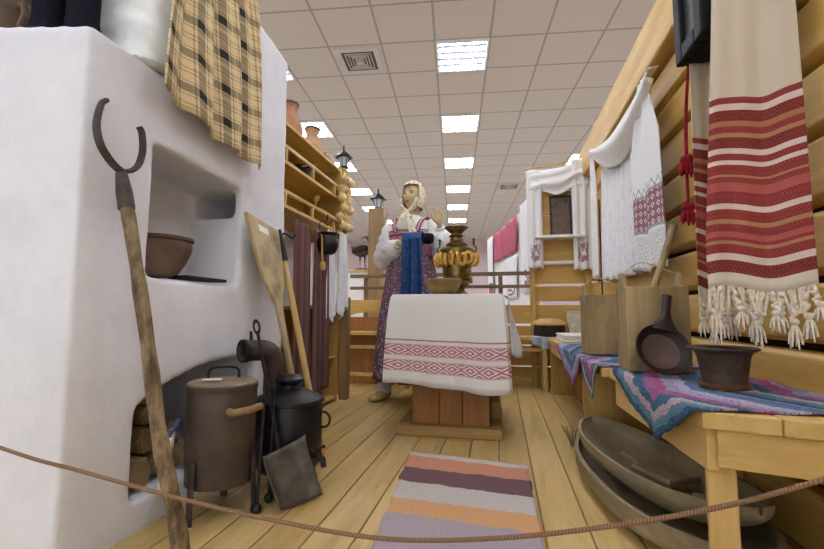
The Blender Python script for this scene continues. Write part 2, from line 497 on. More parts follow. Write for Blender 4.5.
def mat_floral(name, base, spots, sc=46):
    m = Mat(name, .85, 0, .15); v = m.coords()
    vo = m.node('ShaderNodeTexVoronoi'); m.nt.links.new(v.k, vo.inputs['Vector']); vo.inputs['Scale'].default_value = sc
    hue = m.node('ShaderNodeSeparateColor'); m.nt.links.new(vo.outputs['Color'], hue.inputs[0])
    k = m.ramp(N(hue.outputs[0]), spots, 'CONSTANT')
    return m.col(m.mix(N(vo.outputs['Distance']).lt(.42), base, k))
FLORAL = mat_floral('floral_calico', (118, 92, 108), [(0, (186, 166, 176)), (.3, (160, 104, 116)), (.55, (104, 84, 120)), (.75, (186, 168, 166)), (.9, (124, 70, 82))], 75)
KERCH = mat_floral('kerchief_print', (226, 216, 190), [(0, (226, 216, 190)), (.3, (200, 160, 140)), (.5, (160, 164, 120)), (.68, (226, 216, 190)), (.82, (190, 120, 112))], 48)

def mat_stripes(name, cols, n):
    m = Mat(name, .92, 0, .1); u, v, _ = m.xyz(m.coords('UV')); f = (u * n).frac()
    k = len(cols); c = m.ramp(f, [(i / k, q) for i, q in enumerate(cols)], 'CONSTANT')
    nn = m.noise(m.coords('UV', (80, 20, 1)), 3, 2)
    return m.col(m.mix(.4, c, m.ramp(nn, [(.3, (150, 150, 150)), (.7, (255, 255, 255))]), 'MULTIPLY'))
APRON = mat_stripes('striped_homespun', [(130, 74, 70), (100, 94, 92), (140, 90, 82), (110, 108, 104), (120, 68, 66), (86, 80, 80)], 5)
REDORN = Mat('red_ornament_cloth', .9, 0, .1)
u_, v_, _ = REDORN.xyz(REDORN.coords('UV'))
REDORN = REDORN.col(REDORN.mix(rhomb(REDORN, u_, v_, 9, 5) * .5, (160, 58, 84), (214, 150, 160)))
TRIM = Mat('red_braid', .8, 0, .2)
u_, v_, _ = TRIM.xyz(TRIM.coords('UV'))
TRIM = TRIM.col(TRIM.ramp(v_, [(0, (132, 40, 62)), (.3, (226, 206, 206)), (.45, (132, 40, 62)), (.6, (226, 206, 206)), (.75, (132, 40, 62))], 'CONSTANT'))
ICON = Mat('icon_paint', .5, 0, .3)
vv = ICON.coords('Object'); ICON = ICON.col(ICON.ramp(ICON.noise(vv, 14, 3), [(.3, (56, 52, 44)), (.45, (96, 92, 78)), (.55, (112, 64, 56)), (.65, (92, 104, 88)), (.75, (150, 130, 92))]))

# ------------------------------------------------------------------ the hall and the exhibit shell
ANG = .1044
CM = Matrix.Translation((-.391, 4.802, 0)) @ Matrix.Rotation(ANG, 4, 'Z')
def hallbox(x0, x1, y0, y1, z0, z1): return box(B(), x0, x1, y0, y1, z0, z1, CM)
def placed(name, x0, x1, y0, y1, z0, z1, mat):
    me_bm = bx(x0, x1, y0, y1, z0, z1)
    me = bpy.data.meshes.new(name); bmesh.ops.recalc_face_normals(me_bm, faces=me_bm.faces); me_bm.to_mesh(me); me_bm.free(); me.materials.append(mat)
    o = bpy.data.objects.new(name, me); COL.objects.link(o); o.matrix_world = CM; o['kind'] = 'structure'; return o
c_ = placed('ceiling', -9.9, 9.9, -12.3, 13.5, 3.64, 3.74, CEIL)
c_.data.transform(Matrix.Translation((-.3, -.3, 0))); c_.matrix_world = CM @ Matrix.Translation((.3, .3, 0))
placed('wall_north', -9.9, 9.9, 13.3, 13.5, -.1, 3.64, WALLP)
placed('wall_west', -10.1, -9.9, -12.3, 13.5, -.1, 3.64, WALLP)
placed('wall_east', 9.9, 10.1, -12.3, 13.5, -.1, 3.64, WALLP)
HALLF = plain('hall_linoleum', (200, 192, 180), .5, 0, .05, 3)
placed('ground', -9.9, 9.9, -12.3, 13.5, -.16, -.061, HALLF)
struct('floor', bx(-2.6, 2.2, -.6, 4.3, -.06, 0), FLOOR)
bpy.data.objects['floor'].location = (0, 0, -.06)
bpy.data.objects['floor'].data.transform(Matrix.Translation((-.2, 1.85, 0)))

# ceiling lights
def make_light():
    t = thing('ceiling_light', 'recessed square ceiling light in the rows away from the samovar and lanterns', 'ceiling light', (0, 0, 3.64), 0, 'recessed square lights of the hall ceiling')
    obj('reflector', bx(-.27, .27, -.27, .27, -.004, -.001), plain('lamp_reflector', (52, 58, 74), .6, 0, 0, 5, .2, 0), t, False, True)
    for k in range(5):
        y = -.243 + .1215 * k; obj('lamp_tube', bx(-.265, .265, y - .016, y + .016, -.018, -.006), GLOW, t, False, True)
    f = B()
    for a, b, c, d in ((-.295, .295, -.295, -.27), (-.295, .295, .27, .295), (-.295, -.27, -.27, .27), (.27, .295, -.27, .27)): box(f, a, b, c, d, -.03, 0)
    obj('frame', f, WHITEP, t, False, True)
    g = B()
    for k in range(1, 6): x = -.27 + .54 * k / 6; box(g, x - .007, x + .007, -.27, .27, -.032, -.019)
    obj('louvre', g, WHITEP, t, False, True)
    return t
lt = make_light(); first = True
for i in range(-3, 4):
    for k in range(-4, 7):
        p = CM @ Vector((i * 2.4, k * 1.8, 3.64))
        vis = k >= 0 and -1 <= i <= 0
        if first: o = lt; o.location = p; o.rotation_euler = (0, 0, ANG); first = False
        else: o = copy_tree(lt, p, ANG)
        o['label'] = 'recessed square ceiling light in the rows away from the samovar and lanterns'
        if i == 0 and 0 <= k <= 6:
            o['label'] = ['largest recessed ceiling light with clear louvre grid, above the table', 'second recessed ceiling light beyond the largest one', 'third recessed ceiling light of the row over the samovar',
                          'fourth recessed ceiling light of the row over the samovar', 'fifth small ceiling light of the row over the samovar', 'sixth tiny ceiling light of the row over the samovar', 'farthest ceiling light of the row over the samovar'][k]
        if i == -1 and 0 <= k <= 4:
            o['label'] = ['ceiling light peeping out beside the white stove chimney', 'ceiling light just above the clay jugs on the shelf', 'ceiling light between the two black lanterns', 'small ceiling light over the far lantern post', 'farthest ceiling light behind the lantern posts'][k]
VENT = plain('vent_grey', (206, 198, 190), .6, .1, .04); VDARK = plain('vent_dark', (92, 86, 80), .8)
def vent(px, py, label, slot):
    p = CM @ Vector((px, py, 3.64)); t = thing('ceiling_vent', label, 'vent', p, ANG)
    obj('backing', bx(-.2, .2, -.2, .2, -.004, -.001), VDARK, t, False, True)
    f = B(); s = .26
    for a, b, c, d in ((-s, s, -s, -.19), (-s, s, .19, s), (-s, -.19, -.19, .19), (.19, s, -.19, .19)): box(f, a, b, c, d, -.012, 0)
    obj('frame', f, VENT, t, False, True)
    g = B()
    for r in (.05, .085, .12, .155):
        for a, b, c, d in ((-r, r, -r, -r + .012), (-r, r, r - .012, r), (-r, -r + .012, -r, r), (r - .012, r, -r, r)): box(g, a, b, c, d, -.014 - (.17 - r) * .1, -.004)
    box(g, -.03, .03, -.03, .03, -.03, -.004)
    obj('slat', g, VENT, t, False, True)
vent(-1.2, 0, 'square air vent with concentric slats in the ceiling above the pots', 1)
vent(1.2, 5.4, 'small dark air vent in the ceiling far beyond the icon corner', 0)

# right-hand log wall of the exhibit with its window
GAP = plain('wall_gap_dark', (58, 38, 20), .9)
def plank_wall():
    bm = B(); random.seed(3)
    zs = [0, .2, .385, .57, .755, .94, 1.125, 1.31, 1.495, 1.69, 1.875]
    for a, b in zip(zs, zs[1:]):
        segs = [(-.4, 4.2)]
        if .9 < (a + b) / 2 < 1.69: segs = [(-.4, 2.5), (3.3, 4.2)]
        for s, e in segs:
            x0 = .80 + random.uniform(-.004, .004)
            # half-log face: bulging plank
            poly = [(x0 + .06, a + .004), (x0 + .02, a + .008), (x0, a + .022), (x0 - .004, (a + b) / 2), (x0, b - .03), (x0 + .012, b - .018), (x0 + .06, b - .016)]
            prism(bm, poly, 1, s, e)
    return bm
wl = struct('wall_right', plank_wall(), W_yel, bevel=.004)
bb = B(); box(bb, .87, .90, -.4, 2.5, 0, 2.0); box(bb, .87, .90, 3.3, 4.2, 0, 2.0); box(bb, .87, .90, 2.5, 3.3, 0, .94); box(bb, .87, .90, 2.5, 3.3, 1.69, 2.0)
struct('wall_right_backing', bb, GAP)
struct('trim_1', bx(.74, .90, -.4, 4.22, 1.88, 2.13), W_yel, bevel=.01)
fr = B()
for a in ((.775, .83, 2.44, 2.5, .9, 1.75), (.775, .83, 3.3, 3.36, .9, 1.75), (.775, .83, 2.44, 3.36, 1.69, 1.75), (.77, .84, 2.42, 3.38, .88, .94)): box(fr, *a)
box(fr, .80, .83, 2.88, 2.92, .94, 1.69); box(fr, .80, .83, 2.5, 3.3, 1.30, 1.34)
struct('window_1', fr, W_yelZ, bevel=.003)
# wall behind the shelf, beyond the stove
struct('wall_left', bx(-1.62, -1.52, 2.02, 3.3, 0, 1.86), PLASTER)

# back plank partition (corner behind the icon)
def back_wall():
    bm = B()
    for a, b in ((0.0, .17), (.18, .355), (.36, .54), (.545, .73), (.765, .90), (.925, 1.10), (1.125, 1.33), (1.34, 1.56), (1.57, 1.78), (1.79, 1.98)):
        box(bm, .31, .80, 4.12, 4.15, a, b)
    return bm
struct('wall_back', back_wall(), W_yelX, bevel=.004)
st = B(); box(st, .265, .31, 4.08, 4.16, 0, 2.0); box(st, .74, .80, 4.08, 4.12, .73, 1.98); struct('trim_2', st, W_yelZ, bevel=.004)
lw = B()
for a, b in ((0, .17), (.18, .36), (.37, .54), (.56, .73)): box(lw, -1.12, .265, 4.12, 4.15, a, b)
struct('wall_back_low', lw, W_yelX, bevel=.004)

# ------------------------------------------------------------------ the stove and what is on it
def stove():
    b = prism(B(), [(-2.4, .672), (-1.09, .925), (-1.09, 1.70), (-2.4, 1.70)], 2, -.02, 1.452)
    prism(b, [(1.62, 0), (2.03, 0), (2.03, 1.985), (1.62, 2.04)], 0, -2.0, -1.085)
    n = B(); prism(n, [(1.165, .775), (1.645, .768), (1.65, 1.19), (1.165, 1.21)], 0, -1.36, -1.0)
    a = B(); prism(a, [(1.15, .09), (1.80, .09), (1.80, .47), (1.62, .478), (1.43, .465), (1.28, .43), (1.15, .375)], 0, -1.75, -1.0)
    h = bx(-1.325, -1.13, 1.6, 1.96, 1.075, 1.185)
    m = remesh(b, .012, 9, .5, [n, a, h])
    for v in m.verts:
        p = v.co
        d = fbm(p.x * 3, p.y * 3, p.z * 3) * .006 + fbm(p.x * 11, p.y * 11, p.z * 11) * .002
        v.co = p + v.normal * d
        if v.co.z < 0: v.co.z = 0
    o = obj('stove', m, PLASTER); tag(o, 'large whitewashed masonry stove with a niche and an arched log opening', 'stove')
stove()

# white bedding on the stove
def bedding():
    r_ = .09; pl = [(-2.1, 1.075)] + [(-1.066 - r_ + r_ * sin(k * pi / 16), 1.075 + r_ - r_ * cos(k * pi / 16)) for k in range(9)] + [(-1.066, 1.60), (-2.1, 1.60)]
    b = prism(B(), pl, 2, 1.46, 2.16)
    m = remesh(b, .015, 6, .5)
    for v in m.verts:
        p = v.co
        f = .010 * sin(p.z * 44 + p.y * 9 + fbm(p.x * 3, p.y * 4, p.z * 2) * 4) * max(0, 1 - (p.z - 1.46) / .3)
        v.co = p + v.normal * (f + fbm(p.x * 5, p.y * 5, p.z * 9) * .02 + fbm(p.x * 9, p.y * 14, p.z * 30) * .006)
        if v.co.z < 1.458: v.co.z = 1.458
    tag(obj('featherbed', m, SHEETW), 'white sheet-covered bedding piled on top of the stove', 'bedding')
bedding()

def plaid():
    def f(u, v):
        # u across (along Y), v from the bed top down
        y = lerp(lerp(1.14, 1.57, u), lerp(1.12, 1.715, u), v)
        zb = interp(u, [(0, 1.372), (.12, 1.36), (.3, 1.33), (.55, 1.305), (.75, 1.30), (1, 1.292)])
        if v < .22:
            t = v / .22; return (-1.45 + .402 * t, y, 2.205 - .012 * sin(t * 3) - .03 * t ** 6 + .004 * sin(u * 20))
        t = (v - .22) / .78
        x = -1.030 + .020 * sin(u * 21 + t * 1.5) * (.35 + .65 * t) + .006 * sin(u * 47 + t * 3)
        return (x - .012 * (1 - t) ** 6, y + .012 * sin(t * 5 + u * 6), lerp(2.172, zb, t))
    o = obj('plaid_blanket', sheet(f, 70, 60, lambda u, v: (u * .56, v * 1.2)), PLAID, solid=.006)
    tag(o, 'tan and black plaid blanket hanging off the bedding on the stove', 'blanket')
plaid()

def boot(x, y, rz, label):
    t = thing('felt_boot', label, 'boot', (x, y, 1.457), rz, 'black felt boots on the stove')
    b = B()
    tube(b, [(0, 0, 0), (0, 0, .1), (0, .004, .2), (0, .004, .31)], [.041, .042, .044, .049], 20)
    tube(b, [(0, .02, .036), (0, -.03, .036), (0, -.06, .032), (0, -.078, .028)], [(.044, .034), (.043, .034), (.04, .03), (.02, .015)], 16)
    m = remesh(b, .008, 4)
    obj('shaft', m, VALENKI, t, True, True)
    obj('sole', prism(B(), [(-.03, .05), (.03, .05), (.04, -.03), (.034, -.066), (.014, -.088), (-.014, -.088), (-.034, -.066), (-.04, -.03)], 2, -.001, .006), BLACK, t, False, True)
boot(-1.19, .985, pi + .53, 'black felt boot at the very corner of the stove top')
boot(-1.288, .965, pi + .53, 'black felt boot beside the brown pot on the stove')
def top_pot():
    t = thing('clay_pot', 'squat brown earthenware pot on the stove top edge', 'pot', (-1.505, .985, 1.457))
    obj('body', lathe(B(), [(.05, 0), (.085, .02), (.108, .07), (.105, .12), (.085, .155), (.076, .165), (.082, .178), (.086, .182), (.078, .18), (.07, .165), (.08, .14), (.098, .1), (.09, .05), (.02, .02)], n=40), BROWNCL, t, True, True)
    b = B(); tube(b, [(.105, -.02, .12), (.135, -.03, .11), (.14, -.03, .08), (.108, -.02, .055)], .009, 8); obj('handle', b, BROWNCL, t, True, True)
    obj('lid', lathe(B(), [(.001, .183), (.084, .183), (.08, .192), (.04, .2), (.014, .203), (.014, .214), (.02, .222), (.001, .228)], n=32), plain('green_glaze', (128, 140, 112), .4), t, True, True)
top_pot()

# niche contents
def niche():
    t = thing('cooking_bowl', 'brown earthenware bowl sitting in the stove niche', 'bowl', (-1.215, 1.335, .787))
    obj('body', lathe(B(), [(.05, 0), (.07, .01), (.095, .05), (.112, .09), (.116, .115), (.112, .13), (.118, .138), (.112, .142), (.104, .13), (.108, .11), (.098, .07), (.06, .02), (.001, .015)], n=44), BROWNCL, t, True, True)
    obj('rim', lathe(B(), [(.113, .126), (.12, .132), (.12, .142), (.11, .144), (.108, .13)], n=44, cap=False), plain('dark_rim', (88, 66, 50)), t, True, True)
    t = thing('baking_tray', 'thin dark iron tray lying on the hearth edge of the niche', 'tray', (-1.135, 1.475, .783))
    obj('plate', bx(-.05, .03, -.115, .115, 0, .004), IRON, t, False, True, bevel=.002)
    r = B()
    for a in ((-.05, .03, -.115, -.111, .004, .012), (-.05, .03, .111, .115, .004, .012), (-.05, -.046, -.111, .111, .004, .012), (.026, .03, -.111, .111, .004, .012)): box(r, *a)
    obj('rim', r, IRON, t, False, True)
    t = thing('iron_skimmer', 'thin dark iron skimmer standing behind the bowl in the niche', 'skimmer', (-1.335, 1.22, .787))
    b = B(); tube(b, [(.02, .0, 0), (.008, -.008, .14), (0, -.012, .25)], .005, 8); obj('handle', b, IRON, t, True, True)
    obj('blade', ell(B(), (.0, -.012, .265), (.006, .02, .03), 8), IRON, t, True, True)
niche()

# oven fork leaning on the stove
def oven_fork():
    t = thing('oven_fork', 'long wooden oven fork with two curved iron prongs leaning on the stove', 'oven fork', (-.842, 1.06, 0))
    A, H = Vector((-.842, 1.06, 0)), Vector((-1.030, 1.005, 1.0))
    pts = [A.lerp(H, k / 14) + Vector((.008 * sin(k * .75), .006 * cos(k * .9), 0)) for k in range(15)]
    b = B(); tube(b, pts, [.0225 + .0018 * sin(k * 2.1) - .0004 * k for k in range(15)], 12)
    obj('pole', b, W_pole, t)
    d = (H - A).normalized(); b = B()
    e = pts[-1]
    tube(b, [e - d * .05, e + d * .0, e + d * .055], [.0215, .021, .015], 14); obj('socket', b, RUST, t)
    c = e + d * .06
    for name, off in (('prong', [(0, 0), (-.03, .018), (-.062, .055), (-.076, .105), (-.068, .165), (-.054, .185)]), ('prong', [(0, 0), (.03, .012), (.052, .038), (.062, .085), (.056, .135), (.046, .15)])):
        q = spline([c + Vector((.14 * a, a * .98, z)) for a, z in off], 5)
        b = B(); tube(b, q, [(.017 - .006 * i / len(q), .007) for i in range(len(q))], 10); obj(name, b, RUST, t)
oven_fork()

# firewood in the arched opening, and the axe
def log(p, yaw, L, r, label, half=False, roll=0):
    t = thing('firewood_log', label, 'firewood', p, 0, 'firewood logs under the stove arch')
    M = Matrix.Rotation(yaw, 4, 'Z') @ Matrix.Rotation(roll, 4, 'X')
    prof = []
    rg = random.Random(int(p[1] * 1000 + p[2] * 77)); n = 8; a0 = rg.uniform(0, 6)
    for k in range(n):
        a = a0 + 2 * pi * (k + rg.uniform(-.25, .25)) / n; rr = r * rg.uniform(.78, 1.02)
        prof.append((rr * cos(a), rr * sin(a)))
    b = prism(B(), prof, 0, -L / 2, L / 2); b.transform(Matrix.Translation((0, 0, r)) @ M)
    obj('bark', b, W_log, t, False, True, bevel=.004)
    b = prism(B(), [(y * .86, z * .86) for y, z in prof], 0, L / 2 - .001, L / 2 + .003); b.transform(Matrix.Translation((0, 0, r * (.16 if half and roll == 0 else 1))) @ M)
    obj('cut_end', b, W_old, t, False, True)
Zs = .094
log((-1.33, 1.225, Zs), .0, .40, .054, 'firewood log lying at the near end of the stove arch')
log((-1.34, 1.345, Zs), .0, .36, .052, 'firewood log behind the pale axe handle')
log((-1.34, 1.455, Zs), .0, .38, .05, 'firewood log deepest in the arch beside the boiler')
log((-1.35, 1.28, Zs + .0905), 0, .38, .05, 'firewood log resting on two others, nearest the fork pole')
log((-1.36, 1.40, Zs + .0905), 0, .38, .05, 'firewood log on top of the stack behind the axe head')
log((-1.38, 1.325, Zs + .17), 0, .34, .042, 'topmost firewood log in the stove arch')
def axe():
    t = thing('axe', 'small axe with pale handle and bluish steel head propped before the logs', 'axe', (-1.06, 1.2, .1))
    q = spline([(-1.035, 1.205, .098), (-1.058, 1.235, .14), (-1.067, 1.265, .2), (-1.085, 1.30, .27)], 6)
    b = B(); tube(b, q, [(.017 - .006 * min(1, i / 6), .011) for i in range(len(q))], 12); obj('handle', b, AXEH, t)
    b = B(); M = Matrix.Translation((-1.083, 1.298, .262)) @ Matrix.Rotation(.5, 4, 'X')
    prism(b, [(-.024, -.013), (.014, -.014), (.042, -.026), (.042, .024), (.014, .013), (-.024, .013)], 0, -.010, .010); b.transform(M)
    obj('head', b, BLADE, t, False, bevel=.004)
axe()

# brown wash boiler on legs
def boiler():
    t = thing('wash_boiler', 'tall brown enamelled boiler on legs standing before the log arch', 'boiler', (-.94, 1.355, 0))
    obj('body', lathe(B(), [(.095, .098), (.106, .1), (.108, .11), (.112, .395), (.112, .402), (.115, .406), (.115, .419), (.112, .422), (.106, .422)], n=48), TIN, t, True, True)
    obj('lid', lathe(B(), [(.001, .432), (.06, .432), (.106, .428), (.111, .425), (.111, .421), (.001, .421)][::-1], n=48), LIDM, t, True, True)
    h = B(); tube(h, spline([(-.045, -.02, .437), (-.04, -.01, .468), (0, .005, .474), (.04, .02, .468), (.045, .025, .437)], 5), .0045, 8); obj('lid_handle', h, IRON, t, True, True)
    obj('tag', box(B(), -.03, .03, -.012, .014, .0, .0015, Matrix.Translation((.0, -.06, .4395)) @ Matrix.Rotation(.3, 4, 'Z')), WHITEP, t, False, True)
    for a in (4.55, 2.05, .1):
        b = B(); x, y = cos(a), sin(a)
        tube(b, [(.120 * x, .120 * y, .0), (.121 * x, .121 * y, .05), (.118 * x, .118 * y, .11), (.117 * x, .117 * y, .19)], [(.013, .006)] * 4, 8, up=(x, y, 0)); tube(b, [(.135 * x, .135 * y, .004), (.124 * x, .124 * y, .012)], .011, 8)
        obj('leg', b, RUST, t, True, True)
    g = B(); tube(g, spline([(.085, -.085, .345), (.12, -.115, .35), (.16, -.09, .356), (.175, -.05, .36)], 5),   .012, 10); obj('side_handle', g, W_post, t, True, True)
boiler()

# black boiler with a tap, its elbow pipe, rods and shovel
def black_boiler():
    t = thing('water_boiler', 'black round boiler with domed lid and tap on the plank floor', 'boiler', (-.834, 1.63, 0))
    obj('body', lathe(B(), [(.08, .055), (.115, .06), (.128, .08), (.131, .12), (.131, .29), (.128, .305), (.139, .31), (.139, .322), (.12, .33), (.07, .352), (.05, .36)], n=44), BLACK, t, True, True)
    obj('lid', lathe(B(), [(.048, .358), (.04, .366), (.036, .374), (.044, .384), (.056, .39), (.058, .398), (.044, .408), (.02, .413), (.001, .413)], n=36), BLACK, t, True, True)
    for a in (.6, 2.6, 4.7):
        b = B(); tube(b, [(.105 * cos(a), .105 * sin(a), .0), (.1 * cos(a), .1 * sin(a), .03), (.095 * cos(a), .095 * sin(a), .066)], [.014, .01, .016], 8); obj('foot', b, BLACK, t, True, True)
    s = B(); d = Vector((.83, -.55, 0)).normalized(); p0 = Vector((0, 0, .145)) + d * .125
    tube(s, [p0, p0 + d * .075, p0 + d * .1], [.011, .009, .014], 12); e = p0 + d * .1
    tube(s, [e + d * -.01, e + d * .02 + Vector((0, 0, -.004)), e + d * .028 + Vector((0, 0, -.03))], [.012, .011, .009], 10)
    obj('tap', s, IRON, t, True, True)
    k = B(); tube(k, [e + Vector((0, 0, .008)), e + Vector((0, 0, .03))], .005, 8); k2 = e + Vector((0, 0, .032)); sd = d.cross(Vector((0, 0, 1)))
    tube(k, [k2 - sd * .02, k2 + sd * .02], .006, 8); obj('tap_key', k, IRON, t, True, True)
    tt = B(); torus(tt, (.136, .02, .24), .03, .005, Matrix.Rotation(pi / 2, 3, 'X')); obj('ring_handle', tt, IRON, t, True, True)
black_boiler()
def elbow():
    t = thing('elbow_pipe', 'rusty elbow flue pipe with open dark mouth on the black boiler', 'pipe', (-.905, 1.635, .337))
    C0 = Vector((-.905, 1.635, .345))
    q = spline([C0, C0 + Vector((0, 0, .08)), C0 + Vector((.0, -.004, .125)), C0 + Vector((-.016, -.028, .16)), C0 + Vector((-.04, -.07, .168)), C0 + Vector((-.068, -.118, .168))], 5)
    b = B(); tube(b, q, .041, 24, cap=False); o = obj('pipe', b, RUST, t); o.modifiers.new('t', 'SOLIDIFY').thickness = .004
    d = (q[-1] - q[-2]).normalized(); b = B(); tube(b, [q[-1] - d * .012, q[-1] + d * .004], .0445, 24, cap=False); o = obj('mouth_ring', b, IRON, t); o.modifiers.new('t', 'SOLIDIFY').thickness = .006
    b = B(); tube(b, [q[-4] + Vector((0, 0, .03)), q[-4] + Vector((-.004, 0, .075))], [(.012, .005), (.009, .004)], 10); obj('lug', b, IRON, t)
elbow()
def rod(x, y, tx, ty, tz, label):
    t = thing('iron_rod', label, 'rod', (x, y, 0)); b = B(); tube(b, [(x, y, .02), (tx, ty, tz)], .0055, 8); obj('shaft', b, IRON, t)
    obj('knob', ell(B(), (x, y, .017), (.017, .017, .017), 8), BLACK, t)
rod(-.80, 1.355, -.806, 1.40, .43, 'thin iron rod ending in a round black knob beside the brown boiler')
rod(-.805, 1.44, -.812, 1.475, .42, 'second knobbed iron rod, closer to the black boiler')
def shovel():
    t = thing('coal_shovel', 'iron coal shovel with looped handle leaning on the black boiler', 'shovel', (-.68, 1.44, 0))
    BL, BR, TL, TR = Vector((-.735, 1.37, .004)), Vector((-.645, 1.50, .008)), Vector((-.83, 1.405, .15)), Vector((-.725, 1.50, .20))
    nrm = (BR - BL).cross(TL - BL).normalized()
    if nrm.y > 0: nrm = -nrm
    b = sheet(lambda u, v: BL.lerp(BR, u).lerp(TL.lerp(TR, u), v) + nrm * (.032 * ((2 * u - 1) ** 6) + .02 * v ** 6), 14, 12)
    obj('blade', b, plain('shovel_iron', (92, 86, 78), .55, .5, .25, 16, .4, .3), t, solid=.004)
    m = TL.lerp(TR, .5); top = Vector((-.912, 1.515, .585)); b = B()
    tube(b, [m.lerp(BL.lerp(BR, .5), .3) - nrm * .006, m + nrm * .0, m.lerp(top, .5), top], [(.011, .006), .008, .0065, .006], 8); obj('handle', b, IRON, t)
    d = (top - m).normalized(); M = Matrix.Identity(3); a = Vector((1, 0, 0)); a = (a - d * a.dot(d)).normalized(); c = a.cross(d)
    M = Matrix((a, d, c)).transposed(); b = B(); torus(b, top + d * .022, .016, .005, M @ Matrix.Diagonal((.75, 1.5, 1)), 18, 8); obj('loop', b, IRON, t)
shovel()

# bread peel and the second pole against the chimney block
def peel():
    t = thing('bread_peel', 'flat wooden bread peel with white sticker leaning on the stove end', 'bread peel', (-.95, 1.92, 0))
    # outline in (y, height) on a plane leaning against the wall
    half = [(0, 0, .017), (.3, .0, .017), (.60, 0, .019), (.70, 0, .026), (.76, 0, .055), (.82, 0, .092), (.9, 0, .108), (1.0, 0, .120), (1.10, 0, .128)]
    def at(s, w_):
        f = s / 1.10
        return Vector((lerp(-.90, -1.058, f), lerp(1.935, 1.745, f) + w_, s * .985))
    poly = [at(s, -w_) for s, _, w_ in half] + [at(s - .035 * (w_ > .12), w_) for s, _, w_ in half[::-1]]
    n = Vector((1, 0, .14)).normalized()
    b = B(); a = [b.verts.new(p) for p in poly]; c = [b.verts.new(p + n * .018) for p in poly]; m = len(poly)
    b.faces.new(a[::-1]); b.faces.new(c)
    for i in range(m): b.faces.new([a[i], a[(i + 1) % m], c[(i + 1) % m], c[i]])
    obj('board', b, W_peel, t, False, bevel=.005)
    b = B(); p = [at(1.06, -.06), at(1.05, .02), at(1.022, .02), at(1.03, -.06)]
    a = [b.verts.new(q + n * .0185) for q in p]; c = [b.verts.new(q + n * .0195) for q in p]
    b.faces.new(a[::-1]); b.faces.new(c)
    for i in range(4): b.faces.new([a[i], a[(i + 1) % 4], c[(i + 1) % 4], c[i]])
    obj('sticker', b, WHITEP, t, False)
peel()
def pole():
    t = thing('oven_rake', 'thin yellow pole with a dark iron socket beside the bread peel', 'oven rake', (-.775, 1.84, 0))
    A, H = Vector((-.775, 1.845, 0)), Vector((-1.045, 1.955, .93)); b = B(); tube(b, [A, A.lerp(H, .5), H], .0145, 12); obj('pole', b, W_spoon, t)
    d = (H - A).normalized(); b = B(); tube(b, [H - d * .02, H + d * .06, H + d * .15], [.0165, .0165, .012], 12); obj('socket', b, IRON, t)
    b = B(); tube(b, spline([H + d * .12, H + d * .135 + Vector((.02, .02, 0)), H + d * .11 + Vector((.045, .04, 0)), H + d * .12 + Vector((.06, .05, .01))], 4), .005, 8); obj('hook', b, IRON, t)
pole()

# ------------------------------------------------------------------ shelf unit along the wall beyond the stove
def shelf_unit():
    t = thing('wall_shelf', 'yellow pine shelf unit with three rails of boards beside the stove', 'shelf', (-1.36, 2.7, 0))
    for nm, z in (('shelf', 1.775), ('shelf', 1.545), ('shelf', 1.285)):
        obj(nm, bx(-1.52, -1.205, 2.06, 3.12, z - .022, z), W_yel, t, False, bevel=.003)
    for z in (1.615, 1.35):
        b = B(); box(b, -1.22, -1.203, 2.06, 3.12, z, z + .022); obj('rail', b, W_bench, t, False, bevel=.004)
        for y in (2.25, 2.62, 3.0): obj('rail_post', bx(-1.222, -1.204, y, y + .016, z - .07, z + .002), W_bench, t, False)
    obj('end_panel', bx(-1.52, -1.205, 3.12, 3.145, 1.2, 1.80), W_yelZ, t, False, bevel=.003)
    obj('end_panel', bx(-1.52, -1.205, 2.045, 2.06, 1.2, 1.80), W_yelZ, t, False, bevel=.003)
    obj('back_board', bx(-1.52, -1.505, 2.06, 3.12, 1.285, 1.775), W_yel, t, False)
    obj('cross_arm', box(B(), -1.24, -1.22, 2.75, 3.12, 1.365, 1.385), W_bench, t, False)
shelf_unit()
def low_cabinet():
    t = thing('open_cabinet', 'low yellow pine open cabinet under the hanging aprons', 'cabinet', (-1.36, 2.7, 0))
    obj('side_panel', bx(-1.52, -1.12, 2.07, 2.092, 0, .56), W_yelZ, t, False, bevel=.003)
    obj('side_panel', bx(-1.52, -1.22, 3.13, 3.152, 0, .72), W_yelZ, t, False, bevel=.003)
    for z in (.04, .34, .70): obj('shelf', bx(-1.52, -1.23, 2.092, 3.13, z - .02, z), W_yel, t, False, bevel=.003)
    obj('back_board', bx(-1.519, -1.505, 2.092, 3.13, .02, .7), W_yelZ, t, False)
low_cabinet()
def wood_post(x, y, r, h, name, label, mat, z=0):
    tag(obj(name, bx(x - r, x + r, y - r, y + r, z, h), mat, smooth=False, bevel=.006), label, 'post')
wood_post(-1.19, 3.215, .034, .78, 'short_post', 'short grey-brown squared post at the end of the open cabinet', W_post)
wood_post(-1.29, 3.40, .028, 1.88, 'tall_post', 'tall thin yellow post carrying the nearer black lantern', W_yelZ)
wood_post(-1.445, 5.0, .095, 1.91, 'thick_post', 'thick brown squared post carrying the farther black lantern', W_post)
LGLASS = plain('lantern_glass', (206, 214, 220), .15, 0, .05, 20, .6, 0)
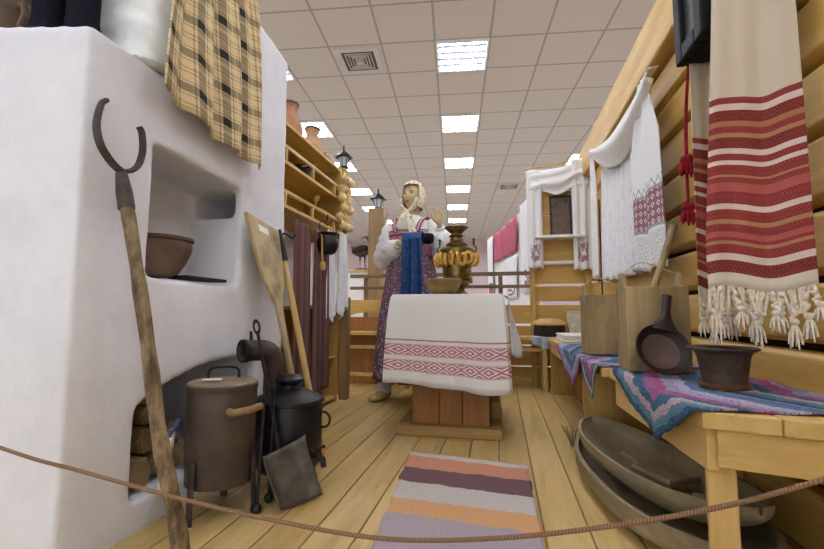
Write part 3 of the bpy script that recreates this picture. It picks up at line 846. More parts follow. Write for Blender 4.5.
def lantern(x, y, z, s, label):
    t = thing('lantern', label, 'lantern', (x, y, z + .001), .5, 'black lanterns on posts')
    def sc(b): b.transform(Matrix.Scale(s, 4)); return b
    obj('base', sc(lathe(B(), [(.05, 0), (.05, .012), (.03, .02)], n=6)), BLACK, t, False, True)
    obj('glass', sc(lathe(B(), [(.03, .02), (.047, .1)], n=6)), LGLASS, t, False, True)
    b = B()
    for k in range(6): a = pi / 3 * k; tube(b, [(.031 * cos(a), .031 * sin(a), .02), (.049 * cos(a), .049 * sin(a), .1)], .004, 6)
    obj('cage', sc(b), BLACK, t, True, True)
    obj('roof', sc(lathe(B(), [(.082, .098), (.084, .104), (.05, .135), (.026, .15), (.012, .155)], n=6)), BLACK, t, False, True)
    obj('finial', sc(lathe(B(), [(.008, .155), (.014, .165), (.006, .178), (.010, .188), (.003, .21), (.001, .222)], n=12)), BLACK, t, True, True)
lantern(-1.29, 3.40, 1.88, .95, 'black six-sided lantern on the thin post beside the onion braids')
lantern(-1.445, 5.0, 1.91, 1.25, 'black six-sided lantern on the thick post beside the woman')

def jug(x, y, z, s, mat, label, handle=True):
    t = thing('clay_jug', label, 'jug', (x, y, z), random.uniform(0, 6), 'clay pots on the top shelf')
    b = lathe(B(), [(.05, 0), (.065, .01), (.085, .06), (.088, .1), (.07, .15), (.05, .18), (.046, .2), (.052, .235), (.060, .25), (.062, .258), (.056, .26), (.046, .235), (.04, .2), (.06, .15), (.075, .09), (.001, .02)], n=36); b.transform(Matrix.Scale(s, 4))
    obj('body', b, mat, t, True, True)
    b = lathe(B(), [(.0605, .244), (.0635, .25), (.0635, .256), (.060, .26)], n=36, cap=False); b.transform(Matrix.Scale(s, 4)); obj('rim', b, BROWNCL, t, True, True)
    if handle:
        b = B(); tube(b, spline([(.055, 0, .23), (.09, 0, .225), (.1, 0, .18), (.078, 0, .13)], 5), .008, 8); b.transform(Matrix.Scale(s, 4)); obj('handle', b, mat, t, True, True)
jug(-1.36, 2.56, 1.776, 1.05, CLAY, 'reddish clay jug with dark rim on the top shelf, nearest the stove')
jug(-1.35, 2.90, 1.776, .95, CLAYL, 'pale clay jug, second from the stove on the top shelf', False)
def bowl(x, y, z, r, h, mat, label, name='clay_bowl', cat='bowl', up=False):
    t = thing(name, label, cat, (x, y, z))
    p = [(r * .5, 0), (r * .55, h * .05), (r * .85, h * .45), (r, h * .9), (r * 1.03, h), (r * .96, h * .98), (r * .8, h * .5), (r * .45, h * .12), (.001, h * .1)]
    if up: p = [(q, h - k) for q, k in p][::-1]
    obj('body', lathe(B(), p, n=32), mat, t, True, True)
    obj('rim', lathe(B(), [(r * 1.0, h * .93), (r * 1.045, h * .96), (r * 1.045, h), (r * 1.0, h * 1.01)] if not up else [(r, h * .07), (r * 1.045, h * .04), (r * 1.045, 0), (r, 0)], n=32, cap=False), BROWNCL, t, True, True)
bowl(-1.30, 3.035, 1.776, .075, .10, LIDM, 'upturned pale bowl at the far end of the top shelf', up=True)
def iron_pot(x, y, z, s, label, hang=0):
    t = thing('iron_pot', label, 'pot', (x, y, z))
    b = lathe(B(), [(.04, 0), (.06, .012), (.078, .055), (.08, .085), (.066, .118), (.058, .13), (.068, .145), (.07, .15), (.062, .15), (.05, .13), (.07, .09), (.05, .02), (.001, .012)], n=36); b.transform(Matrix.Scale(s, 4)); obj('body', b, BLACK, t, True, True)
    b = B()
    for sg in (-1, 1): torus(b, (sg * .071 * s, 0, .125 * s), .014 * s, .004 * s, Matrix.Rotation(pi / 2, 3, 'X'), 14, 6)
    obj('ear', b, BLACK, t, True, True)
    if hang:
        b = B(); tube(b, spline([(-.071 * s, 0, .14 * s), (-.05 * s, 0, .24 * s), (0, 0, hang), (.05 * s, 0, .24 * s), (.071 * s, 0, .14 * s)], 5), .003, 6); obj('wire_bail', b, IRON, t, True, True)
        b = B(); tube(b, spline([(0, 0, hang - .006), (-.012, 0, hang + .01), (0, 0, hang + .03), (0, 0, hang + .07)], 4), .004, 6); obj('hook', b, IRON, t, True, True)
iron_pot(-1.34, 2.72, 1.546, .85, 'small black iron pot on the middle shelf')
iron_pot(-1.125, 2.68, 1.045, .95, 'black iron pot hanging by wire in front of the white cloths', .20)
def spoon(x, y, z, rot, label, L=.2, loop=False):
    t = thing('wooden_spoon', label, 'spoon', (x, y, z)); M = rot
    b = B(); tube(b, [(0, 0, .0), (0, 0, L * .72)], [.0045, .006], 8); b.transform(M); obj('handle', b, W_spoon, t, True, True)
    if loop: obj('string_loop', tube(B(), [(0, 0, -.005), (-.05, 0, .06), (-.10, .0, .117)], .0015, 6), BASTM, t, True, True)
    b = lathe(B(), [(.001, -.010), (.014, -.007), (.021, .002), (.019, .004), (.012, -.002), (.001, -.005)], n=18)
    b.transform(M @ Matrix.Translation((0, 0, L * .82)) @ Matrix.Rotation(pi / 2, 4, 'X') @ Matrix.Diagonal((1, 1.5, 1, 1))); obj('bowl', b, W_spoon, t, True, True)
spoon(-1.095, 2.52, 1.15, Matrix.Rotation(pi + .12, 4, 'X'), 'wooden spoon hanging upside down beside the black pot', .24, True)
spoon(-1.25, 2.72, 1.34, Matrix.Rotation(-.5, 4, 'X'), 'wooden spoon standing behind the lower shelf rail', .16)
spoon(-1.235, 2.52, 1.60, Matrix.Rotation(-1.2, 4, 'X'), 'wooden spoon lying over the middle shelf rail', .22)

# onion braids on the end of the shelf
def braid(x, y, z0, n, label, s=.036):
    t = thing('onion_braid', label, 'onion braid', (x, y, z0), 0, 'onion braids on the shelf end')
    pts = [(x, y, z0 + .03)] + [(x + .006 * sin(k), y + .006 * cos(k), z0 - k * .072) for k in range(n)]
    obj('cord', tube(B(), pts, .005, 8), BASTM, t)
    for k in range(n):
        a = k * 2.4; c = Vector((x + .016 * cos(a), y + .016 * sin(a) , z0 - .02 - k * .073))
        b = lathe(B(), [(.001, -.034), (.018, -.031), (.033, -.014), (.036, .002), (.028, .02), (.012, .032), (.006, .042), (.003, .05)], n=18)
        b.transform(Matrix.Translation(c) @ Matrix.Rotation(.4, 4, Vector((cos(a), sin(a), 0))))
        obj('onion', b, GARLIC, t)
braid(-1.17, 3.07, 1.70, 6, 'braid of pale yellow onions on the shelf end, nearer the shelf')
braid(-1.165, 3.19, 1.70, 6, 'braid of pale yellow onions beside the lantern post')

# hanging cloths under the shelf
def hang(name, label, cat, mat, x, y0, y1, z0, z1, uvw, folds, amp, gather=.6, hem=0, group=None, thick=.004, nu=46, nv=40, ph=0, xlean=0):
    """cloth hanging in the plane x = const, gathered at the top"""
    def f(u, v):
        w_ = lerp(gather, 1, min(1, v * 1.8) ** .7); yc = (y0 + y1) / 2
        y = yc + (u - .5) * (y1 - y0) * w_
        a = amp * (.5 + .5 * v)
        xx = x + xlean * v + a * sin(u * 2 * pi * folds + ph + v * .8) + a * .4 * sin(u * 2 * pi * folds * 2.3 + v * 2 + ph)
        return (xx, y, lerp(z0, z1, v) + hem * sin(u * 7 + ph) * v)
    L = z0 - z1
    o = obj(name, sheet(f, nu, nv, lambda u, v: (u * uvw, L * (1 - v))), mat, solid=thick)
    return tag(o, label, cat, group)
hang('apron', 'dark red striped homespun apron hanging nearest the oven rake', 'apron', APRON, -1.165, 2.28, 2.52, 1.20, .23, 1.0, 2, .014, .95, .01, 'striped aprons under the shelf')
hang('apron', 'dark red striped homespun apron beside the hanging black pot', 'apron', APRON, -1.165, 2.54, 2.80, 1.20, .15, 1.0, 2, .014, .95, .01, 'striped aprons under the shelf', ph=1.5)
LACEB = mat_lace('white_lace', True)
hang('lace_towel', 'white lace towel hanging behind the black pot', 'towel', LACEB, -1.175, 2.76, 2.96, 1.24, .62, .5, 2, .018, .55, .03, 'white towels under the shelf')
hang('lace_towel', 'longest white lace towel hanging below the onion braids', 'towel', LACEB, -1.165, 2.98, 3.16, 1.26, .66, .5, 3, .016, .6, .05, 'white towels under the shelf', ph=2)
hang('dark_strip', 'narrow dark blue cloth strip beside the lantern post', 'cloth', plain('navy_cloth', (52, 60, 76), .9), -1.20, 3.17, 3.23, 1.36, .95, .2, 1, .004, 1, 0)

# ------------------------------------------------------------------ beyond the exhibit
def far_ledge():
    t = thing('display_ledge', 'low pale display ledge beyond the railing under the bird', 'ledge', (-1.72, 5.15, 0))
    obj('body', bx(-1.98, -1.545, 5.0, 5.35, -.06, 1.15), WHITEP, t, False)
    obj('top', bx(-2.0, -1.545, 4.98, 5.37, 1.15, 1.18), W_bench, t, False, bevel=.004)
far_ledge()
def bird():
    t = thing('stuffed_bird', 'small dark stuffed bird standing on the ledge beyond the railing', 'bird', (-1.68, 5.12, 1.181), .3)
    BIRD = plain('dark_feathers', (72, 64, 56), .8, 0, .4, 30)
    b = B()
    tube(b, spline([(-.14, 0, .30), (-.06, 0, .24), (.03, 0, .23), (.09, 0, .28), (.10, 0, .35), (.08, 0, .40), (.05, 0, .43)], 5), [.012, .02, .03, .042, .052, .058, .062, .064, .062, .058, .052, .045, .038, .033, .028, .026, .024, .023, .022, .022, .023, .024, .024, .026, .028, .028, .026, .022, .018, .014, .008], 12)
    tube(b, [(.04, 0, .425), (.0, 0, .41), (-.03, 0, .395)], [.012, .008, .003], 8)
    tube(b, [(-.02, .02, .23), (-.03, .025, .1), (-.02, .025, .02)], [.02, .008, .006], 8); tube(b, [(.03, -.02, .23), (.03, -.025, .1), (.04, -.025, .02)], [.02, .008, .006], 8)
    m = remesh(b, .008, 3); obj('body', m, BIRD, t, True, True)
    obj('perch', lathe(B(), [(.09, 0), (.1, .008), (.085, .022), (.001, .024)], n=24), W_dark, t, True, True)
    for s in (-1, 1):
        b = ell(B(), (0, 0, 0), (.105, .014, .045), 10, Matrix.Identity(4)); b.transform(Matrix.Translation((-.03, s * .055, .26)) @ Matrix.Rotation(-.3, 4, 'Y')); obj('wing', b, IRON, t, True, True)
bird()
def partition():
    A, Bv = Vector((.40, 5.05, 0)), Vector((-.20, 7.9, 0)); d = (Bv - A).normalized(); n = Vector((d.y, -d.x, 0)); n = n if n.x < 0 else -n
    t = thing('display_partition', 'pale display partition beyond the railing hung with textiles', 'partition', (.1, 6.4, 0))
    b = prism(B(), [(p.x, p.y) for p in (A, Bv, Bv - n * .04, A - n * .04)], 2, -.06, 1.96); obj('panel', b, WHITEP, t, False)
    for q in (A, Bv): obj('edge_post', bx(q.x - .03, q.x + .03, q.y - .03, q.y + .03, -.06, 2.02), W_bench, t, False)
    def cloth(name, label, mat, s0, s1, z0, z1, uw, off, cat='textile'):
        def f(u, v):
            p = A + d * lerp(s0, s1, u) + n * (off + .015 * sin(u * 22 + v)); return (p.x, p.y, lerp(z0, z1, v))
        tag(obj(name, sheet(f, 24, 10, lambda u, v: (u * uw, (1 - v) * .8)), mat, solid=.004), label, cat, 'textiles on the far partition')
    cloth('red_textile', 'crimson patterned textile hung across the far display partition', REDORN, .72, 2.3, 1.93, 1.47, 1.6, .03)
    cloth('white_towel', 'white towel hung on the near end of the far display partition', ROSETTE, .06, .5, 2.0, .9, 1, .035, 'towel')
    cloth('white_towel', 'white towel hung below the crimson textile on the far partition', ROSETTE, .75, 1.5, 1.42, .85, 1, .03, 'towel')
    cloth('white_towel', 'white towel at the far end of the display partition', ROSETTE, 2.34, 2.8, 1.95, .8, 1, .03, 'towel')
    cloth('red_strip', 'narrow red cloth low on the far end of the partition', REDORN, 2.3, 2.55, 1.15, .6, .4, .06)
partition()
# railing of the exhibit
def railing():
    t = thing('railing', 'two dark wooden rails on posts along the back of the exhibit', 'railing', (-.45, 4.06, 0))
    for z, h in ((1.0, .035), (.885, .03)): obj('rail', bx(-1.45, .262, 4.04, 4.075, z, z + h), W_rail, t, False, bevel=.004)
    for x in (-1.30, -.62, .0): obj('post', bx(x - .02, x + .02, 4.076, 4.112, 0, 1.0), W_post, t, False, bevel=.004)
railing()
def side_boards():
    t = thing('arched_board_bench', 'yellow board bench with arched apron beside the short post', 'bench', (-1.2, 3.95, 0))
    b = prism(B(), [(-1.50, .78), (-.98, .78), (-.98, .62), (-1.06, .655), (-1.2, .668), (-1.34, .655), (-1.44, .625), (-1.50, .62)], 1, 3.93, 3.955); obj('back_apron', b, W_yelX, t, False, bevel=.003)
    obj('seat', bx(-1.50, -.80, 3.72, 3.93, .46, .49), W_yelX, t, False, bevel=.004)
    for z in (.34, .10): obj('rail', bx(-1.50, -.80, 3.74, 3.76, z, z + .03), W_bench, t, False, bevel=.003)
    for x in (-1.48, -.82): obj('leg', bx(x - .02, x + .02, 3.76, 3.80, 0, .46), W_yelZ, t, False, bevel=.003)
    obj('back_panel', bx(-1.50, -.98, 3.935, 3.95, 0, .62), W_brown, t, False)
side_boards()
def back_bench():
    t = thing('back_bench', 'yellow plank bench along the low back wall behind the table', 'bench', (0, 3.95, 0))
    obj('seat', bx(-.78, .76, 3.82, 4.07, .425, .455), W_bench, t, False, bevel=.004)
    obj('apron', bx(-.78, .355, 3.84, 3.86, .33, .36), W_bench, t, False, bevel=.002)
    for x in (.355, -.76): obj('leg', bx(x - .02, x + .02, 3.83, 3.87, 0, .425), W_benchZ, t, False, bevel=.003)
    for x in (.355, -.76): obj('leg', bx(x - .02, x + .02, 4.02, 4.06, 0, .425), W_benchZ, t, False, bevel=.003)
back_bench()

# ------------------------------------------------------------------ table and what is on it
def table():
    t = thing('pedestal_table', 'small table with boxed brown plank pedestal under the woven white cloth', 'table', (-.28, 2.6, 0))
    obj('table_top', bx(-.555, -.005, 2.275, 2.93, .722, .752), W_plinth, t, False, bevel=.005)
    b = B()
    for a, c in ((-.49, -.342), (-.339, -.215), (-.212, -.07)): box(b, a, c, 2.40, 2.42, .055, .722)
    obj('front_panel', b, W_brown, t, False, bevel=.004)
    for x in (-.49, -.092): obj('side_panel', bx(x, x + .022, 2.421, 2.84, .055, .722), W_brown, t, False, bevel=.003)
    obj('back_panel', bx(-.49, -.07, 2.84, 2.86, .055, .722), W_brown, t, False, bevel=.003)
    obj('plinth_board', bx(-.57, -.005, 2.345, 2.42, 0, .055), W_plinth, t, False, bevel=.006)
    obj('plinth_board', bx(-.57, -.005, 2.84, 2.93, 0, .055), W_plinth, t, False, bevel=.006)
    for x in (-.57, -.075): obj('plinth_runner', bx(x, x + .07, 2.42, 2.84, 0, .055), W_plinth, t, False, bevel=.006)
    obj('foot_block', bx(-.068, -.012, 2.55, 2.84, .056, .16), W_plinth, t, False, bevel=.006)
table()
def tablecloth():
    x0, x1, y0, y1, zt = -.567, .007, 2.262, 2.945, .757
    cx, cy = (x0 + x1) / 2, (y0 + y1) / 2
    W2, D2 = (x1 - x0) / 2, (y1 - y0) / 2
    n = 160; per = 2 * (x1 - x0) + 2 * (y1 - y0)
    def edge(s):
        s = s % per
        L = [(x1 - x0), (y1 - y0), (x1 - x0), (y1 - y0)]
        if s < L[0]: return x0 + s, y0, (0, -1)
        s -= L[0]
        if s < L[1]: return x1, y0 + s, (1, 0)
        s -= L[1]
        if s < L[2]: return x1 - s, y1, (0, 1)
        s -= L[2]
        return x0, y1 - s, (-1, 0)
    bm = B(); UV = bm.loops.layers.uv.new('UVMap')
    rows = []; vs = [-.12, -.04, -.012, .0] + [.015 + k * .03 for k in range(15)] + [.468]
    def corner(s):     # 0..1 closeness to a cloth corner
        best = 9
        for c in (0, x1 - x0, x1 - x0 + y1 - y0, 2 * (x1 - x0) + y1 - y0, per): best = min(best, abs(s - c))
        return max(0, 1 - best / .09)
    for v in vs:
        row = []
        for i in range(n):
            s = per * i / n; x, y, nn = edge(s)
            if v < 0:
                k = 1 + v / .33; row.append(bm.verts.new((cx + (x - cx) * k, cy + (y - cy) * k, zt)))
            else:
                c = corner(s) ** 1.5
                out = .004 + .024 * (v / .47) ** .45 + .034 * c * (v / .47) ** .5 + .010 * sin(s * 26) * (v / .47) ** 1.5 + .005 * sin(s * 57 + 2) * (v / .47)
                dx, dy = nn
                r = Vector((x - cx, y - cy)).normalized(); q = Vector((dx, dy)).lerp(r, c)
                z = zt - .003 - v * (1 - .02 * c) + (.010 * sin(s * 9 + .5) + .006 * sin(s * 23)) * (v / .47) ** 3 - .028 * (v / .47) * min(1, max(0, (s / (x1 - x0)))) * (s < x1 - x0 + .35)
                row.append(bm.verts.new((x + q.x * out, y + q.y * out, z)))
        rows.append(row)
    for j in range(len(vs) - 1):
        for i in range(n):
            f = bm.faces.new([rows[j][i], rows[j][(i + 1) % n], rows[j + 1][(i + 1) % n], rows[j + 1][i]])
            for l, (a, b) in zip(f.loops, ((i, j), (i + 1, j), (i + 1, j + 1), (i, j + 1))): l[UV].uv = (per * a / n, vs[b])
    f = bm.faces.new(rows[0])
    for l in f.loops: l[UV].uv = (0, -.1)
    o = obj('tablecloth', bm, TCLOTH, solid=.003)
    tag(o, 'white woven tablecloth with two red patterned bands hanging over the table', 'tablecloth')
tablecloth()
def napkin():
    def f(u, v):
        if v < .25: return (lerp(-.06, .03, v / .25), lerp(2.62, 2.86, u), .764 + .003 * sin(u * 9))
        t = (v - .25) / .75
        return (.042 + .015 * t + .085 * u * t + .012 * sin(u * 12) * t, lerp(2.62, 2.86, u) - .05 * t * (1 - u), .758 - .34 * t - .03 * t * sin(u * 3.1))
    tag(obj('lace_napkin', sheet(f, 24, 24, lambda u, v: (u * .2, (1 - v) * .4)), LACEB, solid=.003), 'white lace napkin hanging over the side of the table toward the bench', 'napkin')
napkin()
def samovar():
    t = thing('samovar', 'old brass samovar standing on the white tablecloth', 'samovar', (-.262, 2.66, .759))
    obj('base', lathe(B(), [(.085, 0), (.085, .012), (.07, .02), (.05, .035), (.045, .05), (.06, .058)], n=40), BRASS, t, True, True)
    obj('body', lathe(B(), [(.06, .058), (.076, .07), (.083, .10), (.086, .15), (.094, .22), (.104, .262), (.108, .275), (.106, .288), (.088, .30), (.068, .308), (.062, .315)], n=48), BRASS, t, True, True)
    obj('lid', lathe(B(), [(.066, .315), (.068, .322), (.05, .335), (.042, .342), (.04, .356)], n=40), BRASS, t, True, True)
    obj('crown', lathe(B(), [(.036, .354), (.034, .366), (.045, .37), (.048, .375), (.036, .381), (.034, .388), (.052, .404), (.068, .42), (.074, .428), (.07, .43), (.05, .412), (.02, .40)], n=40), BRASS, t, True, True)
    for s in (-1, 1):
        b = B(); tube(b, spline([(s * .098, 0, .27), (s * .115, 0, .275), (s * .118, 0, .3), (s * .1, 0, .315)], 5), .007, 10); obj('handle', b, BRASS, t, True, True)
        b = B(); tube(b, [(s * .105, -.0, .318), (s * .105, 0, .345)], .006, 8); ell(b, (s * .105, 0, .35), (.009, .009, .009), 6); obj('handle_knob', b, W_dark, t, True, True)
    b = B(); p = Vector((.05, -.07, .10)); d = Vector((.58, -.81, 0)); tube(b, [p, p + d * .05, p + d * .075, p + d * .08 + Vector((0, 0, -.03))], [.011, .009, .01, .008], 10)
    tube(b, [p + d * .055, p + d * .055 + Vector((0, 0, .035))], .006, 8); torus(b, p + d * .055 + Vector((0, 0, .045)), .012, .004, Matrix.Rotation(pi / 2, 3, 'X'), 14, 6); obj('tap', b, BRASS, t, True, True)
samovar()
def bagels():
    t = thing('bagel_string', 'string of golden ring bagels hung round the samovar shoulders', 'bagel string', (-.262, 2.66, 1.03))
    n = 20
    cord = []
    for k in range(n):
        a = 2 * pi * k / n + .1; r = .112
        z = 1.012 + .006 * sin(k * 2.3) - .012 * (sin(a) < 0) + .018 * max(0, cos(a) ) * 0
        c = Vector((-.262 + r * cos(a), 2.66 + r * sin(a), z))
        R = Matrix.Rotation(a + .35 + random.uniform(-.25, .25), 3, 'Z') @ Matrix.Rotation(pi / 2 + random.uniform(-.15, .15), 3, 'X') @ Matrix.Rotation(random.uniform(-.3, .3), 3, 'Y')
        b = torus(B(), c - Vector((0, 0, .018)), .028, .0098, R @ Matrix.Diagonal((.9, 1.15, 1)), 20, 10); obj('bagel', b, BAGEL, t)
        cord.append(c + Vector((0, 0, .012)))
    obj('string', tube(B(), cord + cord[:1], .0025, 6), BASTM, t)
bagels()
def table_bowl():
    t = thing('wooden_bowl', 'shallow carved wooden bowl on the tablecloth in front of the samovar', 'bowl', (-.315, 2.42, .759))
    WB = wood('bowl_wood', (110, 88, 46), (158, 134, 80), 'X', knots=False)
    obj('body', lathe(B(), [(.05, 0), (.062, .004), (.085, .035), (.102, .075), (.106, .085), (.102, .087), (.09, .06), (.06, .018), (.001, .012)], n=44), WB, t, True, True)
    obj('rim', lathe(B(), [(.1035, .078), (.1075, .081), (.1075, .087), (.102, .0885)], n=44, cap=False), W_old, t, True, True)
table_bowl()

# ------------------------------------------------------------------ the mannequin
def mannequin():
    X0, Y0 = -.675, 3.27
    t = thing('mannequin', 'mannequin in folk dress and flowered kerchief standing behind the table, one hand raised', 'mannequin', (X0, Y0, 0), -.12)
    # local frame: faces -y, x to the picture's right
    HR = Matrix.Translation((.02, -.005, 1.558)) @ Matrix.Rotation(-.22, 4, 'Z') @ Matrix.Rotation(-.08, 4, 'X')
    def H(p): return HR @ Vector(p)
    b = B()
    # head
    hb = B()
    bmesh.ops.create_uvsphere(hb, u_segments=48, v_segments=32, radius=1)
    for v in hb.verts:
        x, y, z = v.co
        wx = .073 * (1 - .26 * max(0, -z) ** 1.4); fy = .092
        px, py, pz = x * wx * 1.05, y * fy, z * .118
        if y < 0: py *= 1 - .16 * max(0, -z) ** 2
        if y > 0 and z < -.3: py *= 1 - .5 * min(1, (-z - .3))
        f = max(0, -y)
        g = lambda cx, cz, sx, sz: math.exp(-((px - cx) / sx) ** 2 - ((pz - cz) / sz) ** 2)
        if y < 0:
            py -= .020 * g(0, -.018, .010, .018) + .010 * g(0, .005, .007, .022)          # nose
            py += .011 * (g(-.028, .010, .015, .010) + g(.028, .010, .015, .010))        # eye sockets
            py -= .004 * (g(-.028, .026, .018, .006) + g(.028, .026, .018, .006))        # brows
            py -= .007 * g(0, -.052, .018, .007) + .003 * g(0, -.064, .016, .005)        # lips
            py -= .009 * g(0, -.090, .020, .014)                                        # chin
            py -= .004 * (g(-.036, -.022, .016, .018) + g(.036, -.022, .016, .018))      # cheeks
        v.co = H((px, py, pz))
    me = bpy.data.meshes.new('h'); hb.to_mesh(me); hb.free(); b.from_mesh(me); bpy.data.meshes.remove(me)
    for s in (-1, 1): ell(b, H((s * .074, .008, -.005)), (.010, .02, .032), 8)
    tube(b, [H((0, .02, -.06)), (.01, .012, 1.40), (.0, .012, 1.33)], [.048, .047, .06], 16)
    # torso
    tube(b, [(0, .01, 1.40), (0, .01, 1.36), (0, .005, 1.30), (0, -.005, 1.20), (0, .0, 1.08), (0, .0, .98), (0, .01, .88), (0, .01, .80)],
         [(.06, .05), (.14, .075), (.165, .095), (.155, .11), (.12, .09), (.135, .10), (.168, .12), (.15, .11)], 24, up=(0, 1, 0))
    # legs
    FX = lambda s: -.11 if s < 0 else 0.0
    for s in (-1, 1):
        q = spline([(s * .09, .01, .86), (s * .10, .0, .66), (s * .105 + .4 * FX(s), -.005, .46), (s * .11 + .7 * FX(s), .015, .28), (s * .115 + FX(s), .02, .09), (s * .115 + FX(s), .01, .05)], 5)
        tube(b, q, [.085 - .05 * min(1, i / (len(q) * .8)) + .008 * sin(pi * max(0, (i - 12)) / 8) for i in range(len(q))], 14)
        tube(b, [(s * .115 + FX(s), .05, .035), (s * .118 + FX(s), -.03, .035), (s * .13 + FX(s), -.11, .026), (s * .135 + FX(s), -.15, .02)], [(.035, .033), (.042, .034), (.042, .024), (.025, .014)], 12)
    # arms: own right (picture left) bent across the waist, own left raised
    SR, ER, WR = Vector((-.165, .01, 1.345)), Vector((-.225, .0, 1.085)), Vector((-.03, -.19, 1.175))
    SL, EL, WL = Vector((.165, .01, 1.345)), Vector((.275, -.03, 1.105)), Vector((.268, -.145, 1.29))
    for s_, e_, w_ in ((SR, ER, WR), (SL, EL, WL)):
        q = [s_, s_.lerp(e_, .5), e_, e_.lerp(w_, .4), w_]
        tube(b, q, [.048, .042, .036, .034, .023], 14)
    def hand(wr, d, n, side):
        """palm from the wrist along d, n = out of the palm, side = toward the thumb"""
        d, n = d.normalized(), n.normalized(); sd = side.normalized()
        tube(b, [wr - d * .01, wr + d * .03, wr + d * .075], [(.022, .017), (.034, .015), (.038, .012)], 14, up=n)
        for i, (o, L) in enumerate(((.028, .068), (.010, .076), (-.009, .071), (-.027, .056))):
            p = wr + d * .072 + sd * o; q = [p]
            a = .12 + .05 * i
            for k in range(3):
                a2 = a * (k + 1) * 1.2; p = p + (d * cos(a2) + n * sin(a2) + sd * (o * 2.0)) * (L / 3); q.append(p)
            tube(b, [wr + d * .05 + sd * o * .8] + q, [.0085, .009, .0082, .0075, .006], 8)
        p = wr + d * .022 + sd * .026
        tube(b, [p - sd * .01, p + sd * .018 + d * .022 + n * .006, p + sd * .028 + d * .048 + n * .012, p + sd * .030 + d * .07 + n * .016], [.012, .011, .0095, .007], 8)
    hand(WL, Vector((-.05, -.05, 1)), Vector((-.75, -.66, 0)), Vector((-.62, -.75, -.05)))
    hand(WR, Vector((1, -.18, -.12)), Vector((.1, .6, -.8)), Vector((0, -.5, .85)))
    obj('body', remesh(b, .0045, 3, .5), SKIN, t, True, True)
    # face details
    for s in (-1, 1):
        obj('eye', ell(B(), H((s * .028, -.075, .009)), (.0115, .006, .0062), 8, HR.to_3x3().to_4x4()), WHITEP, t, True, True)
        obj('iris', ell(B(), H((s * .028, -.0806, .009)), (.0055, .002, .0055), 8, HR.to_3x3().to_4x4()), BLACK, t, True, True)
        bb_ = B(); tube(bb_, [H((s * .014, -.0865, .026)), H((s * .028, -.086, .031)), H((s * .044, -.077, .026))], [.002, .0028, .0015], 6); obj('eyebrow', bb_, W_dark, t, True, True)
        bb_ = B(); tube(bb_, [H((s * .016, -.0795, .012)), H((s * .028, -.082, .0165)), H((s * .041, -.076, .012))], [.0015, .0022, .0012], 6); obj('eyelash', bb_, BLACK, t, True, True)
    lp = plain('lip_paint', (168, 92, 78), .5, 0, .05)
    obj('lips', ell(B(), H((0, -.0885, -.0535)), (.0165, .006, .0065), 8, HR.to_3x3().to_4x4()), lp, t, True, True)
    # kerchief: a hood round the head with a face opening, ends tied below the chin
    def hood(u, v):
        a = lerp(-2.02, 2.02, u)                      # angle round the head, 0 at the back
        e = lerp(-.95, 1.5, v)
        r = 1 + .02 * sin(a * 7 + e * 4)
        ce = cos(e) ** .8 if e > 0 else 1 - .18 * (-e / .95) ** 2
        x = .090 * r * ce * sin(a); y = .106 * r * ce * cos(a); z = .124 * sin(e) + .006
        # pull the front edge so it frames the face
        k = max(0, abs(a) - 1.6) / .68
        x *= 1 - .06 * k
        if e > .55: y -= .022 * k * (e - .55)
        return H((x, y - .004, z))
    kh = sheet(hood, 44, 26)
    k = obj('kerchief', kh, KERCH, t, True, True, solid=.005)
    def top(u, v):      # part over the forehead
        a = lerp(-1.05, 1.05, u); e = lerp(.62, 1.5, v)
        return H((.091 * cos(e) ** .8 * sin(a), -.108 * cos(e) ** .8 * cos(a) - .004, .124 * sin(e) + .006))
    obj('kerchief_front', sheet(top, 24, 10), KERCH, t, True, True, solid=.005)
    for s, q in ((-1, [(-.07, -.06, -.03), (-.062, -.07, -.08), (-.02, -.075, -.125), (.0, -.085, -.135)]), (1, [(.07, -.06, -.03), (.064, -.07, -.08), (.03, -.078, -.125), (.005, -.085, -.135)])):
        bb_ = B(); tube(bb_, [H(p) for p in q], [(.03, .012), (.034, .013), (.026, .014), (.018, .016)], 12); obj('kerchief_side', bb_, KERCH, t, True, True)
    bb_ = B(); ell(bb_, H((0, -.092, -.14)), (.022, .018, .018), 8); obj('knot', bb_, KERCH, t, True, True)
    for s, L in ((-1, .12), (1, .17)):
        bb_ = B(); p = H((0, -.092, -.145)); tube(bb_, spline([p, p + Vector((s * .025, -.03, -.03)), p + Vector((s * .05, -.032, -L * .7)), p + Vector((s * .065, -.03, -L))], 4), [(.012 + .022 * min(1, i / 8), .008) for i in range(13)], 10)
        obj('kerchief_tail', bb_, KERCH, t, True, True)
    # blouse body and sleeves
    bb_ = B(); tube(bb_, [(0, .012, 1.415), (0, .012, 1.385), (0, .008, 1.345), (0, .002, 1.29), (0, -.006, 1.2), (0, 0, 1.12)], [(.062, .058), (.105, .075), (.172, .092), (.182, .11), (.17, .124), (.145, .11)], 28, up=(0, 1, 0)); obj('blouse', bb_, BLOUSE, t, True, True)
    def sleeve(s_, e_, w_, big):
        q = spline([s_ + (s_ - e_) * .06, s_.lerp(e_, .3), s_.lerp(e_, .7), e_ + (e_ - w_) * .05, e_.lerp(w_, .4), e_.lerp(w_, .72), e_.lerp(w_, .86)], 6)
        n = len(q); b2 = B(); rs = [interp(i / (n - 1), [(0, .055), (.15, .078), (.4, .086), (.6, .09 * big), (.78, .086 * big), (.92, .05), (1, .032)]) for i in range(n)]
        tube(b2, q, rs, 36)
        for v in b2.verts:
            p = v.co
            p += Vector((.006 * sin(p.z * 80 + p.x * 30), .008 * fbm(p.x * 14, p.y * 14, p.z * 14), .009 * fbm(p.z * 16, p.x * 16, 3)))
        obj('sleeve', b2, BLOUSE, t, True, True)
